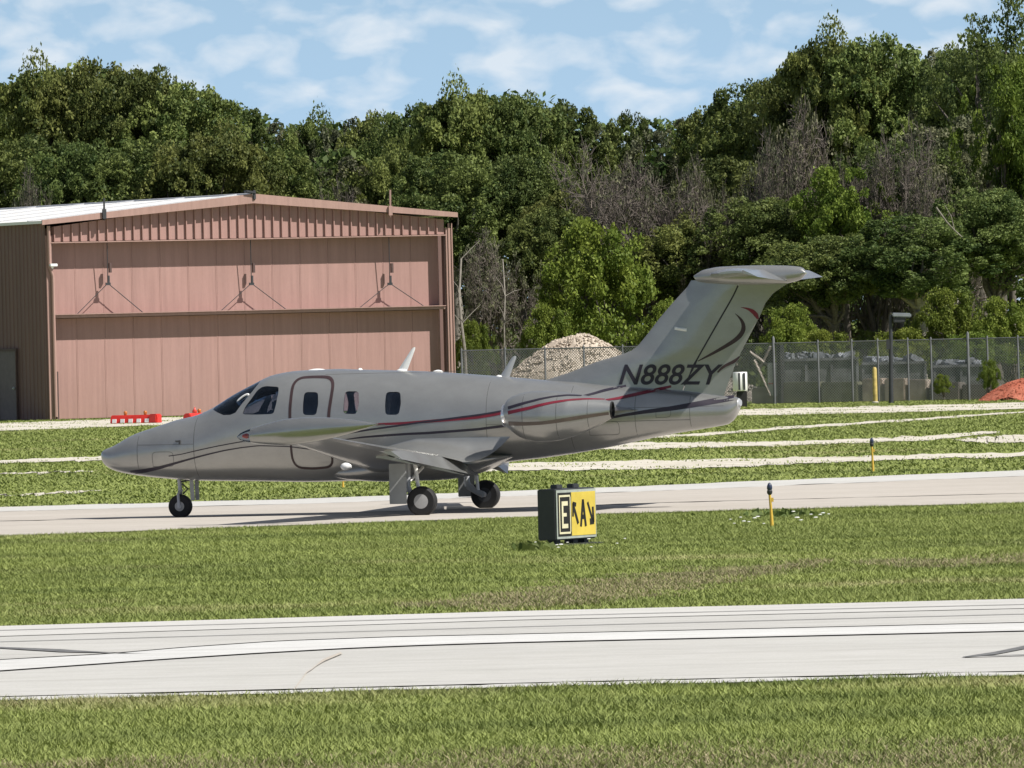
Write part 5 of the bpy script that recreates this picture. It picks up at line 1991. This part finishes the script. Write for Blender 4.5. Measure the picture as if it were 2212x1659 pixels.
T = [
    # back row, left to right
    ('a', 15, 168, 345, 95, 'dense dark tree at the left edge above the white roof'),
    ('d', 112, 142, 340, 95, 'broad green tree second from the left, left of the tallest crown'),
    ('b', 212, 121, 338, 92, 'tallest green tree of the left clump behind the hangar'),
    ('a', 318, 143, 336, 96, 'rounded green tree right of the tallest crown on the left'),
    ('b', 412, 172, 334, 92, 'sunlit green tree above the middle of the hangar roof'),
    ('c', 492, 214, 338, 82, 'sloping shoulder tree left of the low gap in the skyline'),
    ('f', 592, 256, 356, 80, 'low greyish tree in the skyline gap above the hangar ridge'),
    ('d', 688, 254, 356, 80, 'low tree in the middle of the skyline gap'),
    ('f', 762, 246, 354, 70, 'pale olive tree right of the skyline gap'),
    ('b', 826, 233, 350, 62, 'small-crowned tree just left of the big central crown'),
    ('a', 930, 203, 344, 86, 'left part of the big central crown over the hangar'),
    ('d', 1022, 178, 342, 92, 'highest tree of the big central crown'),
    ('a', 1122, 186, 342, 92, 'dark tree right of the highest central crown'),
    ('c', 1215, 200, 345, 84, 'right shoulder tree of the big central crown'),
    ('f', 1290, 252, 352, 58, 'low grey-green tree in the dip right of the central crown'),
    ('c', 1362, 222, 350, 44, 'narrow pointed tree standing alone in the right dip of the skyline'),
    ('f', 1462, 236, 346, 80, 'olive tree above the brown bare tree'),
    ('b', 1560, 204, 342, 74, 'green tree where the skyline starts to climb at right'),
    ('c', 1640, 156, 338, 84, 'tall dark tree on the climbing skyline, right of centre'),
    ('a', 1725, 128, 334, 78, 'leafy tree below and left of the highest right crown'),
    ('d', 1812, 62, 330, 96, 'left half of the highest full crown on the right'),
    ('b', 1915, 56, 328, 94, 'right half of the highest full crown on the right'),
    ('f', 2005, 88, 330, 84, 'paler tree between the high crown and the overhanging tree'),
    ('a', 2120, 78, 322, 100, 'dense dark tree near the right edge below the overhanging branches'),
    # middle row
    ('c', 60, 285, 318, 105, 'dark shaded tree low at the left edge behind the roof'),
    ('a', 185, 300, 316, 90, 'shaded green tree low behind the white roof'),
    ('b', 330, 292, 314, 105, 'bright-topped tree low behind the hangar roof, left of the ridge'),
    ('d', 470, 282, 312, 100, 'leafy tree directly behind the hangar ridge'),
    ('b', 610, 318, 316, 92, 'olive tree behind the right roof slope'),
    ('f', 740, 330, 318, 90, 'greyish tree low behind the right roof slope'),
    ('d', 858, 322, 318, 84, 'leafy tree behind the right end of the hangar roof'),
    ('c', 985, 318, 314, 95, 'dark tree rising behind the hangar right corner'),
    ('a', 1130, 330, 316, 95, 'dark leafy tree above the grey thicket by the hangar'),
    ('g', 1390, 255, 304, 170, 'big brown bare-branched tree in the middle of the wood'),
    ('b', 1240, 400, 308, 90, 'mid green tree behind the bright shrub'),
    ('d', 1490, 470, 302, 110, 'dark green tree left of the jet fin'),
    ('c', 1580, 330, 312, 95, 'dark tree right of the brown bare tree'),
    ('h', 1770, 165, 306, 150, 'grey bare-branched tree below the highest right crown'),
    ('a', 1660, 420, 300, 110, 'dark tree rising straight behind the jet tailplane'),
    ('y', 1828, 352, 298, 98, 'yellow-green tree in the middle of the right wood'),
    ('a', 1940, 300, 304, 110, 'dark tree right of the yellow-green tree'),
    ('f', 2060, 230, 306, 110, 'grey-green tree with pale branches at right'),
    ('y', 2190, 110, 300, 105, 'bright green tree at the right edge'),
    ('a', 2150, 400, 292, 110, 'dark shaded tree low at the right edge'),
    ('c', 1985, 455, 290, 110, 'dark shaded tree above the floodlight pole'),
    ('a', 1800, 500, 291, 105, 'dark shaded tree behind the jet tailplane tip'),
    ('s', 2165, -90, 309, 150, 'thin-leaved tall tree hanging into the top right corner'),
    # leafless and half-dead trees standing among the green ones
    ('g', 1285, 312, 306, 105, 'leafless brown tree left of the big brown bare tree'),
    ('h', 1505, 300, 303, 95, 'half-bare grey tree right of the big brown bare tree'),
    ('h', 1665, 232, 303, 100, 'twiggy grey tree on the slope below the climbing skyline'),
    ('g', 1905, 205, 299, 120, 'leafless grey tree under the right half of the highest crown'),
    ('h', 2030, 305, 296, 95, 'half-bare tree above the pale broken limb'),
    ('h', 70, 330, 308, 80, 'half-bare grey tree behind the white roof at far left'),
    ('g', 690, 352, 309, 85, 'leafless grey tree behind the right roof slope'),
    # front row
    ('h', 1078, 468, 297, 98, 'grey leafless thicket tree at the hangar right corner'),
    ('b', 1190, 440, 300, 70, 'green tree just left of the bright shrub'),
]
for t in T:
    plant(*t)
shr = [
    ('e', 1308, 478, 292, 138, 'large bright yellow-green shrub behind the gravel pile'),
    ('e', 1195, 655, 288, 70, 'small dark green bush left of the gravel pile'),
    ('e', 1030, 690, 287, 50, 'small bush at the foot of the hangar right corner'),
    ('e', 1700, 655, 285, 70, 'grey-green bush right of the jet fin'),
    ('e', 2058, 622, 284, 88, 'yellow-green bush right of the floodlight pole'),
    ('e', 2176, 640, 283, 80, 'yellow-green bush at the right edge above the red heap'),
    ('e', 1935, 705, 282, 80, 'low green bush row piece behind the floodlight pole'),
    ('e', 2090, 712, 280, 85, 'low olive bush along the fence top at right'),
    ('e', 1790, 708, 281, 75, 'low bush above the charcoal heap'),
    ('e', 1455, 650, 286, 75, 'dark bush between bright shrub and jet fin'),
    ('e', 2035, 800, 263.5, 22, 'small weed bush before the dark container right of the pole'),
    ('e', 2132, 770, 261, 26, 'small weed bush growing left of the red heap'),
]
for t in shr:
    plant(*t, group='shrubs before the wood', cat='shrub')
# pale leaning trunk by the hangar and pale fallen limb on the right
for (pts, r0, label, nm) in (([(1004, 756, 286), (997, 700, 286), (992, 640, 286.5), (996, 560, 287)], .05, 'pale leaning trunk beside the hangar right corner', 'leaning_tree'),
                             ([(1090, 760, 289), (1089, 700, 289), (1091, 640, 289), (1086, 560, 290)], .03, 'thin pale upright trunk in the thicket right of the hangar', 'slender_tree'),
                             ([(2022, 448, 286), (2045, 480, 286), (2062, 498, 286.3), (2078, 512, 286.5)], .03, 'pale fallen limb hanging in the right wood', 'broken_tree')):
    P3 = [AT(*p) for p in pts]
    o = empty(nm, (P3[0].x, P3[0].y, 0))
    tag(o, label, 'dead tree')
    loc = Vector((P3[0].x, P3[0].y, 0))
    base = [(P3[0] - loc)]
    if nm != 'broken_tree':
        base = [Vector((0.04, 0, -.05))] + base
    pp = base + [p - loc for p in P3[1:]]
    MB().tube(pp, [r0 * (1.15 - .6 * i / len(pp)) for i in range(len(pp))], 7).build('stem', M['bark_pale'], o, smooth=50)
    for _ in range(5 if nm != 'broken_tree' else 1):
        m = MB()
        i = random.randrange(1, len(pp))
        a = pp[i]
        b = a + Vector((random.uniform(-.7, .7), random.uniform(-.5, .5), random.uniform(.2, .9)))
        m.tube([a, (a + b) / 2 + Vector((.05, 0, .06)), b], [.02, .013, .007], 4)
        m.build('branch', M['bark_pale'], o)

# the mass of foliage deeper in the wood, behind and between the trees one can tell apart
SKY = [(-2000, 190), (-900, 150), (-250, 175), (0, 185), (110, 160), (210, 150), (320, 170), (420, 200), (500, 240), (580, 276), (640, 285), (760, 272), (860, 262), (930, 235), (1020, 215), (1120, 222), (1215, 238), (1290, 275), (1420, 268), (1500, 262), (1560, 238), (1640, 198), (1725, 168), (1812, 110), (1915, 105), (2005, 125), (2100, 120), (2212, 90), (2500, 80), (3200, 130), (4200, 190)]
rr = np.random.default_rng(77)
cen, rad, cnt = [], [], []
for px in list(np.arange(-1900, -220, 40)) + list(np.arange(-220, 2460, 21)) + list(np.arange(2460, 4100, 40)):
    top = float(np.interp(px, [s[0] for s in SKY], [s[1] for s in SKY]))
    for py in np.arange(top + 12, 760, 26):
        dep = 352 + rr.uniform(-8, 14) + 10 * (py < top + 60)
        p = AT(px + rr.uniform(-12, 12), py + rr.uniform(-12, 12), dep)
        cen.append(np.array(p))
        rad.append(rr.uniform(.4, .7))
        cnt.append(60)
v, f, t = leaf_quads(cen, rad, cnt, .15, rr)
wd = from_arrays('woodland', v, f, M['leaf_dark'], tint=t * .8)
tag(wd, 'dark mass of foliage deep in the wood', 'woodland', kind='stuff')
# undergrowth along the foot of the wood
cen, rad, cnt = [], [], []
for px in list(np.arange(-1500, -150, 22)) + list(np.arange(-150, 2400, 11)) + list(np.arange(2400, 3800, 22)):
    for k in range(5):
        dep = rr.uniform(296, 330)
        p = AT(px + rr.uniform(-6, 6), 800, dep)
        cen.append(np.array((p.x, p.y, rr.uniform(.1, 2.6) * rr.uniform(.4, 1))))
        rad.append(rr.uniform(.35, .75))
        cnt.append(90)
v, f, t = leaf_quads(cen, rad, cnt, .095, rr)
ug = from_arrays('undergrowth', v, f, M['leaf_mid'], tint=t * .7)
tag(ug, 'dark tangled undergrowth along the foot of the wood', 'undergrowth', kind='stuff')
weeds('weeds', 1150, 1189, 22, 60, .10, 'dark leafy weeds at the left foot of the sign')
weeds('weeds', 1690, 1116, 45, 90, .10, 'green weeds round the near edge light stake')
